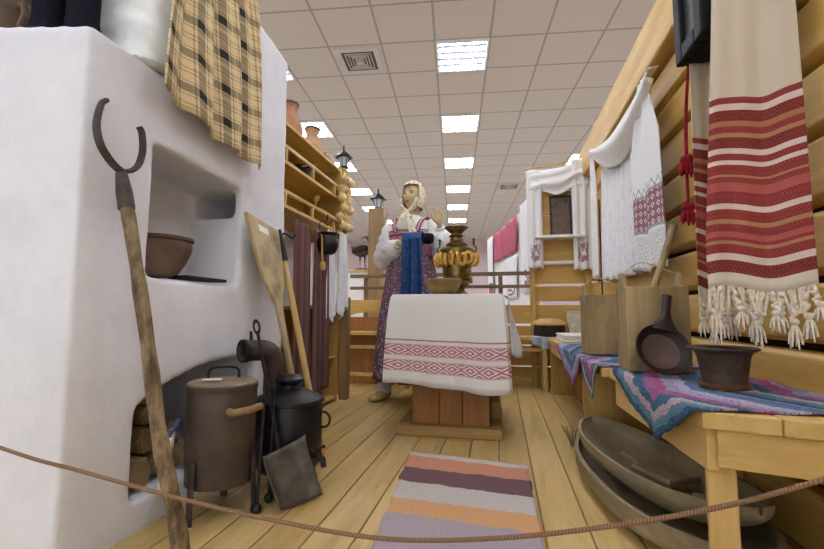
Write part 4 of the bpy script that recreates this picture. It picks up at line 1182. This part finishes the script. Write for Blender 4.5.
        d = (w_ - e_).normalized(); c = e_.lerp(w_, .88); b2 = B(); tube(b2, [c - d * .012, c + d * .018], [.034, .036], 20); obj('cuff', b2, BLOUSE, t, True, True)
    sleeve(SR, ER, WR, .86); sleeve(SL, EL, WL, .95)
    # sarafan: bodice and long gathered skirt
    bb_ = B(); tube(bb_, [(0, -.002, 1.262), (0, -.006, 1.2), (0, -.004, 1.14), (0, 0, 1.09)], [(.182, .120), (.178, .130), (.168, .126), (.165, .124)], 36, up=(0, 1, 0)); obj('bodice', bb_, plain('rose_bodice', (170, 112, 126), .8, 0, .3, 70), t, True, True)
    b2 = sheet(lambda u, v: (.187 * cos(u * 2 * pi), -.003 + .128 * sin(u * 2 * pi), lerp(1.245, 1.285, v)), 40, 3, wrap=True); obj('bodice_braid', b2, TRIM, t, True, True, solid=.004)
    for s in (-1, 1):
        b2 = sheet(lambda u, v: tuple(spline([(s * .085, -.122, 1.27), (s * .105, -.098, 1.345), (s * .12, -.03, 1.392), (s * .12, .045, 1.385), (s * .1, .125, 1.28)], 6)[int(u * 24)] + Vector((s * lerp(-.018, .018, v), 0, -abs(v - .5) * .006))), 24, 3); obj('shoulder_strap', b2, TRIM, t, True, True, solid=.006)
    def skirt(u, v):
        a = 2 * pi * u; z = lerp(1.10, .155, v)
        rx = interp(v, [(0, .165), (.15, .19), (.4, .225), (.75, .262), (1, .278)]); ry = interp(v, [(0, .126), (.15, .15), (.4, .19), (.75, .225), (1, .24)])
        k = 1 + (.05 * sin(a * 15 + .6 * sin(v * 5)) + .02 * sin(a * 31)) * min(1, v * 2 + .25)
        return (rx * k * cos(a), ry * k * sin(a), z + .006 * sin(a * 6))
    obj('skirt', sheet(skirt, 150, 30, wrap=True), FLORAL, t, True, True, solid=.004)
    b2 = sheet(lambda u, v: tuple(Vector(skirt(u, lerp(.965, .995, v))) * 1.0 + Vector((.004 * cos(u * 2 * pi), .004 * sin(u * 2 * pi), 0))), 150, 2, wrap=True); obj('skirt_braid', b2, plain('hem_braid', (120, 56, 76), .85), t, True, True, solid=.003)
    b2 = B(); tube(b2, [(-.03, -.2, 1.10), (.0, -.205, 1.102), (.028, -.207, 1.1)], [.035, .04, .036], 16); b2.transform(Matrix.Translation((.20, .0, .09))); obj('dark_cuff', b2, VALENKI, t, True, True)
    # foot wraps and bast shoes
    for s in (-1, 1):
        b2 = B(); tube(b2, spline([(s * .113 + .8 * FX(s), .02, .25), (s * .114 + .9 * FX(s), .022, .16), (s * .115 + FX(s), .022, .10), (s * .116 + FX(s), .0, .07), (s * .122 + FX(s), -.05, .055)], 4), [.056 + .004 * sin(i * 2.0) - (.01 if i > 10 else 0) for i in range(17)], 18); obj('foot_wrap', b2, LINEN, t, True, True)
        b2 = B(); tube(b2, [(FX(s) + s * .115, .075, .03), (FX(s) + s * .115, .05, .034), (FX(s) + s * .118, -.03, .034), (FX(s) + s * .13, -.11, .030), (FX(s) + s * .136, -.165, .026), (FX(s) + s * .137, -.185, .022)], [(.03, .026), (.046, .033), (.05, .033), (.05, .029), (.04, .023), (.015, .012)], 16)
        for v in b2.verts: v.co.z = max(.001, v.co.z)
        obj('bast_shoe', b2, BASTM, t, True, True)
        b2 = B()
        for z in (.12, .16, .20): torus(b2, (s * .1145 + FX(s) * (1 - (z - .1)), .021, z), .057, .0035, Matrix.Rotation(.15 * s, 3, 'X'), 22, 6)
        obj('lacing', b2, BASTM, t, True, True)
    return t
MQ = mannequin()
def shawl():
    M = Matrix.Translation((-.675, 3.27, 0)) @ Matrix.Rotation(-.12, 4, 'Z')
    def f(u, v):
        x = .085 + lerp(-.08, .085, u) + .012 * sin(v * 4)
        if v < .3:
            t = v / .3; a = pi * (1 - t); return M @ Vector((x * (.8 + .1 * t), -.185 + .062 * cos(a) * -1 * -1, 1.105 + .066 * sin(a) + .03 * u)) if False else M @ Vector((x * .86, -.180 - .066 * cos(a) * 1.0 if t > .5 else -.180 - .066 * cos(a), 1.178 + .068 * sin(a)))
        t = (v - .3) / .7
        return M @ Vector((x * (.86 + .2 * t), -.246 - .022 * sin(u * 13 + t) * (.4 + t) - .010 * sin(u * 29), lerp(1.178, .50, t) + .02 * u))
    tag(obj('blue_shawl', sheet(f, 44, 50), BLUE, solid=.006), 'blue shawl folded over the bent arm of the mannequin', 'shawl')
shawl()

# ------------------------------------------------------------------ icon corner
def icon_corner():
    t = thing('corner_shelf', 'small white-edged shelf board in the plank corner carrying the icon', 'shelf', (.53, 4.05, 1.34))
    obj('board', bx(.315, .735, 3.97, 4.118, 1.325, 1.35), WHITEP, t, False, bevel=.004)
    for x in (.36, .68): obj('bracket', prism(B(), [(4.118, 1.325), (4.118, 1.25), (4.10, 1.25), (4.02, 1.325)], 0, x, x + .015), W_yelZ, t, False)
    obj('pale_ledge', bx(.32, .73, 4.06, 4.118, 1.11, 1.125), WHITEP, t, False)
    t = thing('icon', 'dark framed painted icon standing on the corner shelf under a white towel', 'icon', (.545, 4.08, 1.351))
    M = Matrix.Translation((.55, 4.085, 1.352)) @ Matrix.Rotation(-.06, 4, 'X')
    obj('panel', box(B(), -.08, .08, -.008, .004, .012, .365, M), ICON, t, False)
    f = B()
    for a in ((-.095, -.078, 0, .38), (.078, .095, 0, .38), (-.078, .078, 0, .014), (-.078, .078, .364, .38)): box(f, a[0], a[1], -.016, .008, a[2], a[3], M)
    obj('frame', f, W_dark, t, False, bevel=.003)
    # long towel over the icon: swag with two hanging tails in one cloth
    def strip(f, nu, nv, uv): return sheet(f, nu, nv, uv)
    t = thing('icon_towel', 'long white embroidered towel draped over the icon corner', 'towel', (.53, 4.0, 1.2))
    def swag(u, v):
        x = lerp(.275, .80, u); top = lerp(1.985, 2.05, u) - .03 * sin(pi * u); d = .15 + .10 * sin(pi * u) + .10 * max(0, 1 - u * 5) + .12 * max(0, u * 5 - 4)
        return (x, 4.065 - .035 * sin(v * pi) + .014 * sin(v * 14 + u * 5) - .02 * v, top - d * v + .008 * sin(u * 17 + v * 3) * v)
    obj('swag', sheet(swag, 40, 16, lambda u, v: (u * .9 + 2, 3 + v)), ROSETTE, t, solid=.004)
    for nm, xa, xb, zt, zb, ph in (('tail', .255, .378, 1.97, 1.06, 0), ('tail', .650, .79, 2.05, 1.04, 1.7)):
        def tail(u, v, xa=xa, xb=xb, zt=zt, zb=zb, ph=ph):
            x = lerp(xa, xb, u); sl = .012 * (u - .5)
            return (x + sl, 4.035 + .016 * sin(u * 13 + ph + v) * (.4 + v * .6) - .01 * v, lerp(zt - .01 * abs(u - .5), zb + .006 * sin(u * 11), v))
        obj(nm, sheet(tail, 26, 34, lambda u, v: (u, (1 - v) * .85)), ROSETTE, t, solid=.004)
    b = B(); tube(b, [(.24, 4.06, 1.985), (.82, 4.06, 2.055)], .009, 8); obj('hanging_rod', b, W_spoon, t)
icon_corner()

# ------------------------------------------------------------------ window: lace curtain and red-patterned towel
def curtain():
    def f(u, v):
        y = lerp(2.42, 3.37, u); z = lerp(1.70, .885 + .012 * sin(u * 40), v)
        return (.752 + .018 * sin(u * 58 + .5 * sin(v * 5)) * (.6 + .4 * v) - .012 * sin(v * 2), y, z)
    tag(obj('lace_curtain', sheet(f, 120, 30, lambda u, v: (u * 1.4, (1 - v) * .8)), LACE, solid=.003), 'white lace curtain gathered across the log-wall window', 'curtain')
curtain()
def window_towel():
    t = thing('window_towel', 'white towel with red diamond ends draped over the window', 'towel', (.7, 2.8, 1.1))
    def swag(u, v):
        y = lerp(2.10, 3.43, u); top = lerp(1.80, 1.90, u) - .03 * sin(pi * u) ; d = .06 + .20 * sin(pi * min(1, u * 1.05)) ** .8
        return (lerp(.735, .715, v) - .055 * sin(v * pi) - .012 * sin(v * 9 + u * 6), y, top - d * v)
    obj('swag', sheet(swag, 50, 16, lambda u, v: (u * 3 + 5, 6 + v)), LINEN, t, solid=.004)
    def tail(y0, y1, zt, zb, ph):
        def f(u, v):
            y = lerp(lerp((y0 + y1) / 2 - .04, y0, min(1, v * 3.0)), lerp((y0 + y1) / 2 + .04, y1, min(1, v * 3.0)), u)
            return (.700 + .014 * sin(u * 11 + ph + v) * (.4 + .6 * v), y, lerp(zt, zb, v) + .01 * sin(u * 9) * v)
        return f
    obj('tail', sheet(tail(2.05, 2.42, 1.80, .86, 0), 34, 40, lambda u, v: (u * .37, (1 - v) * .93)), LACER, t, solid=.004)
    obj('tail', sheet(tail(3.34, 3.52, 1.90, .92, 2), 20, 36, lambda u, v: (u * .2, (1 - v) * .93 + .0)), LINEN, t, solid=.004)
window_towel()
def wall_strap():
    b = B(); tube(b, [(.772, 3.58, 1.55), (.772, 3.58, .74)], .006, 8); tag(obj('leather_strap', b, RUST), 'thin dark strap hanging on the log wall beyond the window', 'strap')
wall_strap()

# ------------------------------------------------------------------ dark icon case with the two woven towels
def case():
    t = thing('icon_case', 'black glazed icon case fixed high on the log wall above the woven towels', 'icon case', (.69, 1.22, 1.40))
    BLACKL = plain('black_lacquer', (20, 20, 22), .6, 0, .15, 30, .15)
    X0, X1, Y0, Y1, Z0, Z1 = .576, .798, 1.315, 1.505, 1.46, 2.0
    obj('box', bx(X0 + .03, X1, Y0, Y1, Z0, Z1), BLACKL, t, False, bevel=.004)
    f = B()
    for a in ((Y0, Y0 + .05, Z0, Z1), (Y1 - .05, Y1, Z0, Z1), (Y0 + .05, Y1 - .05, Z0, Z0 + .05), (Y0 + .05, Y1 - .05, Z1 - .05, Z1)): box(f, X0, X0 + .03, *a)
    obj('front_frame', f, BLACKL, t, False, bevel=.006)
    obj('glass', bx(X0 + .014, X0 + .018, Y0 + .05, Y1 - .05, Z0 + .05, Z1 - .05), GLASSD, t, False)
    obj('picture', bx(X0 + .024, X0 + .029, Y0 + .05, Y1 - .05, Z0 + .05, Z1 - .05), ICON, t, False)
case()
def fringe(b, p, L, r, seed):
    """knotted fringe strand: twisted cord, knot and tassel"""
    random.seed(seed); p = Vector(p); q = [p]; n = 9
    dx, dy = random.uniform(-.012, .012), random.uniform(-.02, .02)
    for k in range(1, n): q.append(p + Vector((dx * k / n + .003 * sin(k * 2 + seed), dy * k / n + .004 * cos(k * 2.2 + seed), -L * .62 * k / n)))
    tube(b, q, [r * (1 + .28 * sin(k * 2.6)) for k in range(n)], 8)
    e = q[-1]; ell(b, e, (r * 1.7, r * 1.7, r * 1.6), 6)
    for k in range(7):
        a = k * .9; w_ = r * 1.7
        tube(b, [e, e + Vector((w_ * .9 * cos(a), w_ * 1.1 * sin(a), -L * .2)), e + Vector((w_ * 1.3 * cos(a), w_ * 1.7 * sin(a), -L * .38 - .006 * (k % 3)))], [r * .5, r * .55, r * .25], 6)
def woven_towel(label, A, Bq, A2, B2, zt, zb, ph, slant, nf, seed):
    """A/Bq: upper corners (x, y), A2/B2: lower corners"""
    A, Bq, A2, B2 = (Vector((*p, 0)) for p in (A, Bq, A2, B2)); nrm = (Bq - A).normalized().cross(Vector((0, 0, 1)))
    c = (A2 + B2) / 2
    t = thing('woven_towel', label, 'towel', (c.x, c.y, zb), 0, 'red banded towels on the icon case')
    L = zt - zb; W = (B2 - A2).length
    def f(u, v):
        k = min(1, v * 1.1) ** 1.3
        p = A.lerp(A2, k).lerp(Bq.lerp(B2, k), u)
        fold = (.014 * sin(u * 7.0 + ph + .7 * v) + .006 * sin(u * 17 + ph * 2)) * (W / .3) * (.5 + .5 * v)
        p = p + nrm * fold; p.z = lerp(zt, zb + slant * (u - .5) + .010 * sin(u * 7 + ph), v)
        return p
    obj('cloth', sheet(f, 50, 70, lambda u, v: (u * .46 * W / .3, L * (1 - v) * .78)), TOWEL, t, solid=.004)
    b = B()
    for i in range(nf):
        u = (i + .5) / nf; p = f(u, 1.0); fringe(b, p, .115 + .03 * sin(i * 1.7) , .0058, seed + i)
    for i in range(nf * 2):
        u0 = (i + .3) / (nf * 2); u1 = min(1, max(0, u0 + random.uniform(-.07, .07))); p, q = Vector(f(u0, 1.0)), Vector(f(u1, 1.0)); q.z -= .06
        tube(b, [p, p.lerp(q, .5) + nrm * .003, q], .0034, 6)
    obj('fringe', b, CREAM, t)
woven_towel('widest cream towel with red woven bands and fringe, above the dark metal mortar', (.622, 1.285), (.752, 1.215), (.543, 1.285), (.750, 1.215), 2.1, .72, .4, .0, 11, 20)
woven_towel('narrower cream towel with red bands hanging half behind the widest one', (.607, 1.48), (.712, 1.48), (.605, 1.50), (.715, 1.50), 1.456, .70, 2.0, 0, 5, 60)
def tassels():
    t = thing('tassel_cord', 'crimson cord with two wool tassels hanging beside the icon case', 'tassel cord', (.765, 1.85, 1.05))
    b = B(); tube(b, spline([(.765, 1.80, 1.78), (.755, 1.86, 1.6), (.752, 1.90, 1.4), (.752, 1.915, 1.10)], 6), .006, 8); tube(b, spline([(.765, 1.80, 1.78), (.748, 1.84, 1.6), (.745, 1.87, 1.45), (.745, 1.885, 1.29)], 6), .006, 8); obj('cord', b, REDT, t)
    for y, z, x in ((1.888, 1.275, .745), (1.916, 1.085, .752)):
        b = B(); ell(b, (x, y, z), (.024, .024, .022), 8)
        for k in range(14):
            a = k * 2.4; r = .012 + .016 * ((k * 7) % 5) / 5
            tube(b, [(x, y, z), (x + r * cos(a), y + r * sin(a), z - .03), (x + r * 1.2 * cos(a), y + r * 1.2 * sin(a), z - .055 - .008 * (k % 3))], [.010, .009, .004], 6)
        obj('tassel', b, REDT, t)
tassels()

# ------------------------------------------------------------------ benches on the log-wall side
BZ = .45
def near_bench():
    t = thing('plank_bench', 'yellow plank bench in the foreground carrying the mortar and iron ladle', 'bench', (.6, 1.35, 0))
    xs = [.415, .545, .675, .795]
    b = B()
    for i in range(3):
        ya = 1.05 - .04 * i
        prism(b, [(xs[i] + .0015 - .015 * 0, ya), (xs[i + 1] - .0015, ya - .04), (xs[i + 1] - .0015, 1.775), (xs[i] + .0015 - (.02 if i == 0 else 0), 1.775)], 2, BZ - .036, BZ)
    obj('seat', b, W_bench, t, False, bevel=.004)
    obj('front_apron', prism(B(), [(.432, 1.075), (.454, 1.07), (.444, 1.76), (.412, 1.76)], 2, BZ - .13, BZ - .037), W_bench, t, False, bevel=.003)
    M = Matrix.Translation((.432, 1.058, 0)) @ Matrix.Rotation(-.30, 4, 'Z')
    obj('end_apron', box(B(), .012, .375, -.002, .022, BZ - .115, BZ - .037, M), W_benchX, t, False, bevel=.003)
    obj('leg', box(B(), -.008, .046, .024, .07, 0, BZ - .037, M), W_benchZ, t, False, bevel=.004)
    obj('leg', bx(.735, .79, 1.03, 1.08, 0, BZ - .037), W_benchZ, t, False, bevel=.004)
    for x in (.74,): obj('leg', bx(x, x + .05, 1.70, 1.75, 0, BZ - .037), W_benchZ, t, False, bevel=.004)
near_bench()
def long_bench():
    t = thing('wall_bench', 'long yellow bench along the log wall, beyond the foreground bench', 'bench', (.6, 2.8, 0))
    b = B()
    for a, c in ((.375, .515), (.518, .655), (.658, .79)): box(b, a, c, 1.79, 3.80, BZ - .036, BZ)
    obj('seat', b, W_bench, t, False, bevel=.004)
    obj('end_panel', bx(.39, .79, 2.30, 2.325, 0, BZ - .037), W_yelZ, t, False, bevel=.003)
    obj('end_panel', bx(.39, .79, 3.74, 3.765, 0, BZ - .037), W_yelZ, t, False, bevel=.003)
    obj('front_apron', bx(.395, .415, 2.326, 3.739, BZ - .11, BZ - .037), W_bench, t, False, bevel=.003)
    obj('front_panel', bx(.56, .575, 2.326, 3.739, 0, BZ - .037), W_brown, t, False)
long_bench()

def runner(name, label, y0, y1, yt, drop, xf, xw, near_cut=0, uvo=0, z=BZ, tri=None):
    """crocheted cloth: lies on the bench and hangs over its front in a triangle with tip at yt"""
    def hang(y):
        if y < yt: k = (y - y0) / (yt - y0)
        else: k = (y1 - y) / (y1 - yt)
        return drop * max(0, min(1, k)) ** .85 + .004 * abs(sin(y * 60))
    D = xw - xf
    def f(u, v):
        y = lerp(y1, y0, u); h = hang(y); s = v * (D + h)
        if s < D:
            x = xw - s; zz = z + .0055 + .002 * sin(y * 31 + x * 40)
            # follow the slanting end of the board
            return (x, y, zz)
        t = s - D
        a = min(t / .012, pi / 2)
        return (xf - .006 - .008 * sin(a) - .006 * sin(y * 22) * min(1, t * 8), y + .06 * (yt - y) * (t / max(drop, .01)) ** 1.5, z + .0055 - .004 * (1 - cos(a)) - max(0, t - .006))
    def uv(u, v):
        y = lerp(y1, y0, u); h = hang(y); return (y, (1 - v) * (D + h) * .92 + uvo + .25 * abs(y - yt) * (1 - v) * 0)
    o = obj(name, sheet(f, 70, 46, uv), CROCHET, solid=.005)
    return tag(o, label, 'cloth', 'crocheted runners on the benches')
runner('crochet_runner', 'largest crocheted runner, lilac, pink and teal, lying under the mortar', 1.045, 1.735, 1.27, .125, .408, .775)
runner('crochet_runner', 'crocheted lilac runner hanging in a point before the farther wooden tub', 1.80, 2.14, 1.93, .15, .370, .74, uvo=.03)
runner('crochet_runner', 'crocheted blue runner hanging in a long point at the far end of the wall bench', 2.16, 3.02, 2.38, .19, .370, .74, uvo=.11)
def tub(x0, x1, y0, y1, z0, h, label, ear):
    t = thing('wooden_tub', label, 'tub', ((x0 + x1) / 2, (y0 + y1) / 2, z0), 0, 'square wooden tubs on the benches')
    th = .014
    obj('front_board', bx(x0, x1, y0, y0 + th, z0 + .001, z0 + h), W_oldZ, t, False, bevel=.003)
    obj('back_board', bx(x0, x1, y1 - th, y1, z0 + .001, z0 + h), W_oldZ, t, False, bevel=.003)
    for x in (x0, x1 - th):
        xm = x + th / 2; ym = (y0 + y1) / 2
        poly = [(y0 + th, z0 + .001), (y1 - th, z0 + .001), (y1 - th, z0 + h), (ym + .035, z0 + h + .004), (ym + .02, z0 + h + ear * .8), (ym, z0 + h + ear), (ym - .02, z0 + h + ear * .8), (ym - .035, z0 + h + .004), (y0 + th, z0 + h)]
        obj('side_board', prism(B(), poly, 0, x, x + th), W_oldZ, t, False, bevel=.003)
    obj('bottom', bx(x0 + th, x1 - th, y0 + th, y1 - th, z0 + .02, z0 + .034), W_oldZ, t, False)
    b = B(); ym = (y0 + y1) / 2; z = z0 + h + ear * .7
    tube(b, spline([(x0 - .004, ym, z), (x0 + (x1 - x0) * .3, ym, z + .05), (x0 + (x1 - x0) * .6, ym, z + .04), (x1 + .004, ym, z)], 6), .0022, 6); obj('thread_bail', b, BASTM, t)
tub(.426, .622, 1.615, 1.755, BZ + .009, .29, 'larger weathered square wooden tub behind the iron ladle', .055)
tub(.398, .575, 2.2, 2.36, BZ + .012, .285, 'smaller weathered square wooden tub, farther along the wall bench', .05)
def paddle():
    t = thing('wooden_paddle', 'wooden paddle standing slantwise in the larger tub', 'paddle', (.5, 1.69, .5))
    A, Bp = Vector((.452, 1.675, .505)), Vector((.617, 1.70, .975)); b = B()
    tube(b, [A.lerp(Bp, k / 6) for k in range(7)], [(.022, .008), (.022, .008), (.013, .010), (.0115, .0115), (.012, .012), (.0125, .0125), (.0135, .0135)], 12); obj('shaft', b, W_oldZ, t)
paddle()
def ladle():
    t = thing('iron_ladle', 'round dark iron ladle with short upright handle leaning on the larger tub', 'ladle', (.48, 1.47, BZ + .01))
    tilt = Matrix.Translation((.497, 1.508, BZ + .094)) @ Matrix.Rotation(.14, 4, 'Z') @ Matrix.Rotation(pi / 2 - .42, 4, 'X') @ Matrix.Rotation(-.30, 4, 'Z')
    b = lathe(B(), [(.001, -.036), (.045, -.034), (.066, -.022), (.080, .0), (.084, .006), (.082, .010), (.076, .004), (.062, -.016), (.04, -.026), (.001, -.028)], n=48); b.transform(tilt); obj('dish', b, W_dark, t)
    b = lathe(B(), [(.001, -.0265), (.038, -.0245), (.058, -.0155)], n=40, cap=False); b.transform(tilt); obj('worn_hollow', b, plain('worn_hollow', (96, 74, 66), .5, .1, .12, 12), t)
    b = B(); q = spline([(0, .066, .0), (0, .09, .004), (0, .12, .004), (0, .155, .004), (0, .195, .004)], 4)
    tube(b, q, [(interp(i / 16, [(0, .046), (.2, .034), (.45, .017), (.6, .014), (1, .0155)]), .010) for i in range(len(q))], 16, up=(0, 0, 1)); b.transform(tilt); obj('handle', b, W_dark, t)
ladle()
def mortar():
    t = thing('metal_mortar', 'dark bronze mortar with flared rim on the crocheted runner', 'mortar', (.588, 1.335, BZ + .009))
    obj('body', lathe(B(), [(.054, .012), (.052, .02), (.056, .05), (.062, .085), (.068, .098), (.060, .1), (.054, .07), (.045, .03), (.001, .025)], n=48), MORT, t, True, True)
    obj('rim', lathe(B(), [(.066, .094), (.082, .103), (.083, .107), (.080, .109), (.062, .104)], n=48, cap=False), MORT, t, True, True)
    obj('foot', lathe(B(), [(.001, .0), (.060, .0), (.061, .008), (.056, .013), (.05, .016)], n=48), plain('bronze_foot', (112, 78, 56), .45, .6, .2, 26), t, True, True)
mortar()
def folded(x0, x1, y0, y1, z, n, label):
    t = thing('folded_linen', label, 'linen', ((x0 + x1) / 2, (y0 + y1) / 2, z))
    for k in range(n):
        b = remesh(bx(x0 + .006 * (k % 2), x1 - .004 * k, y0 + .008 * (k % 2), y1, z + .018 * k, z + .018 * (k + 1) - .001), .006, 2); obj('fold', b, LINEN, t)
folded(.42, .66, 3.2, 3.6, BZ + .001, 3, 'stack of folded white linen on the far part of the wall bench')
def sieve():
    t = thing('sieve', 'round bark sieve lying on the back bench near the icon corner', 'sieve', (.41, 3.955, .456), .3)
    obj('hoop', lathe(B(), [(.128, .0), (.13, .005), (.13, .10), (.124, .104)], n=44, cap=False), W_dark, t, True, True, solid=.006)
    obj('wooden_lid', lathe(B(), [(.001, .098), (.128, .096), (.139, .099), (.141, .112), (.128, .132), (.08, .15), (.001, .158)], n=44), W_bench, t, True, True)
sieve()
def bark_box():
    t = thing('birch_box', 'pale birch-bark box in the corner behind the sieve', 'box', (.637, 4.0, .456))
    b = prism(B(), [(.575, .456), (.70, .456), (.715, .66), (.56, .66)], 1, 3.95, 4.06); obj('body', b, BIRCH, t, False, bevel=.006)
    obj('rim', bx(.555, .72, 3.942, 4.068, .661, .675), BIRCH, t, False, bevel=.003)
bark_box()
def pale_cloth():
    def f(u, v):
        x = lerp(.25, .49, u)
        if v < .4: return (x, lerp(3.98, 3.81, v / .4) , .4585 + .003 * sin(u * 9))
        t = (v - .4) / .6; return (x + .02 * sin(u * 9), 3.803 - .01 * sin(u * 14 + t), .457 - .10 * t * (.6 + .4 * sin(u * 3.1)))
    tag(obj('pale_cloth', sheet(f, 24, 14), plain('pale_blue_linen', (176, 186, 200), .9)), 'pale bluish cloth lying under the sieve on the back bench', 'cloth')
pale_cloth()

# ------------------------------------------------------------------ troughs under the bench
def dugout(A, Bp, W, H, rim0, th=.016, ends=.05, n=44, m=22, flat=.35):
    """boat-shaped hollowed trough from A to Bp (floor points), half width W, rim height H"""
    A, Bp = Vector(A), Vector(Bp); d = Bp - A; L = d.length; d.normalize(); sd = Vector((d.y, -d.x, 0)).normalized()
    b = B(); rows = []
    for i in range(n + 1):
        s = i / n; k = max(.0, 1 - abs(2 * s - 1) ** 2.6)
        w_ = W * (.10 + .90 * k ** .62); h = H + rim0 * abs(2 * s - 1) ** 2.2; bot = (h - .03) * (1 - k) ** 1.3
        c = A + d * (L * s); c.z = lerp(A.z, Bp.z, s); row = []
        for j in range(m + 1):          # outside from rim to rim
            a = pi * j / m; x = -cos(a); z = sin(a) ** flat
            row.append(c + sd * (w_ * x * (1 if j in (0, m) else 1)) + Vector((0, 0, h - (h - bot) * z)))
        for j in range(m, -1, -1):      # inside back
            a = pi * j / m; x = -cos(a); z = sin(a) ** flat; wi = max(.002, w_ - th)
            row.append(c + sd * (wi * x) + Vector((0, 0, h - max(.004, (h - bot) - th) * z)))
        rows.append([b.verts.new(p) for p in row])
    q = len(rows[0])
    for i in range(n):
        for j in range(q): b.faces.new([rows[i][j], rows[i][(j + 1) % q], rows[i + 1][(j + 1) % q], rows[i + 1][j]])
    b.faces.new(rows[0][::-1]); b.faces.new(rows[-1])
    return b
W_trough = wood('grey_trough_wood', (112, 100, 76), (172, 156, 122), 'Y', bump=.35)
tag(obj('wooden_trough', dugout((.43, 2.2, .001), (.56, 1.155, .001), .195, .095, .03), W_trough), 'large grey hollowed wooden trough lying on the floor under the foreground bench', 'trough')
tag(obj('wooden_tray', dugout((.40, 2.14, .062), (.605, 1.235, .062), .160, .10, .03, .011, flat=.75), W_trough), 'shallower wooden trough resting askew inside the larger one', 'trough')
def scoop():
    t = thing('wooden_scoop', 'small grey wooden scoop lying in the shallow trough', 'scoop', (.55, 1.5, .155))
    M = Matrix.Translation((.515, 1.60, .128)) @ Matrix.Rotation(.5, 4, 'Z') @ Matrix.Rotation(.08, 4, 'Y')
    b = prism(B(), [(-.075, -.085), (.06, -.07), (.075, .08), (.0, .11), (-.07, .06)], 2, 0, .01); b.transform(M); obj('blade', b, W_old, t, False, bevel=.003)
    r = B(); tube(r, [(-.07, .06, .012), (-.075, -.085, .014), (.06, -.07, .014)], .008, 8); r.transform(M); obj('raised_edge', r, W_trough, t)
    h = B(); tube(h, [(.0, .1, .006), (.015, .2, .014)], .011, 10); h.transform(M); obj('handle', h, W_old, t)
scoop()
def mallet():
    t = thing('wooden_mallet', 'small wooden mallet lying in the shallow trough beside the bench leg', 'mallet', (.59, 1.31, .175))
    M = Matrix.Translation((.555, 1.37, .118)) @ Matrix.Rotation(-.5, 4, 'Z')
    b = B(); tube(b, [(-.045, 0, .022), (.045, 0, .022)], .021, 16); b.transform(M); obj('head', b, W_old, t, bevel=.003)
    b = B(); tube(b, [(0, .018, .022), (0, .12, .02)], .008, 10); b.transform(M); obj('handle', b, W_old, t)
mallet()
def bundle():
    b = B(); random.seed(5)
    for k in range(16):
        a, r = random.uniform(0, 6.3), random.uniform(0, .04)
        ell(b, (.545 + r * cos(a), 2.255 + r * .3 * sin(a) - .02, .014 + random.uniform(0, .07)), (.013, .011, .014), 6)
    m = remesh(b, .005, 1); tag(obj('dark_bundle', m, RUST), 'small dark lumpy bundle on the floor behind the wooden troughs', 'bundle')
bundle()
def twigs():
    b = B(); random.seed(9)
    for k in range(14):
        a = random.uniform(-.9, .9); x0, y0 = .34 + random.uniform(-.012, .012), 2.32 + random.uniform(-.012, .012)
        tube(b, spline([(x0, y0, .003), (x0 + .02 * a, y0 + .01 * cos(k), .05), (x0 + .05 * a, y0 + .02 * cos(k * 2), .07 + .03 * random.random())], 4), .0025, 5)
    tag(obj('twig_bunch', b, W_old), 'small bunch of dry twigs on the floor at the tip of the troughs', 'twigs')
twigs()

# ------------------------------------------------------------------ rug and barrier rope
def rug():
    C = [Vector((-.433, 2.066, 0)), Vector((.097, 1.985, 0)), Vector((.125, .62, 0)), Vector((-.315, .62, 0))]
    def f(u, v):
        p = C[0].lerp(C[1], u).lerp(C[3].lerp(C[2], u), v)
        p.z = .0065 + .0012 * sin(v * 30 + u * 4) + .001 * sin(u * 20 + v * 9); p.x += .004 * sin(v * 50) * (abs(u - .5) > .49); return p
    tag(obj('rag_rug', sheet(f, 40, 80, lambda u, v: (u, v * .9)), RUG, solid=.006), 'striped rag rug in white, salmon, plum and orange on the plank floor', 'rug')
rug()
def rope():
    pts = spline([(-1.62, .74, .51), (-1.042, .75, .376), (-.835, .75, .343), (-.625, .75, .312), (-.42, .75, .288), (-.209, .75, .276), (-.03, .75, .293), (.145, .75, .327), (.314, .75, .372), (.45, .75, .422), (.80, .75, .56)], 14)
    b = B(); tube(b, pts, .0038, 10); L = b.loops.layers.uv.new('UVMap'); n = 10
    b.faces.ensure_lookup_table()
    for i in range(len(pts) - 1):
        for k in range(n):
            fc = b.faces[i * n + k]
            for l, (a, c) in zip(fc.loops, ((i, k), (i, k + 1), (i + 1, k + 1), (i + 1, k))): l[L].uv = (c / n * 2, a * .75 * 3.2)
    t = thing('barrier_rope', 'thin brown twisted rope sagging across the front of the exhibit', 'rope', (-.2, .75, .27))
    obj('cord', b, ROPE, t)
    for x, y, z in ((-1.62, .74, .51), (.80, .75, .56)):
        b = B(); torus(b, (x, y, z), .02, .005, Matrix.Rotation(pi / 2, 3, 'Y'), 16, 6); obj('knotted_loop', b, ROPE, t)
rope()
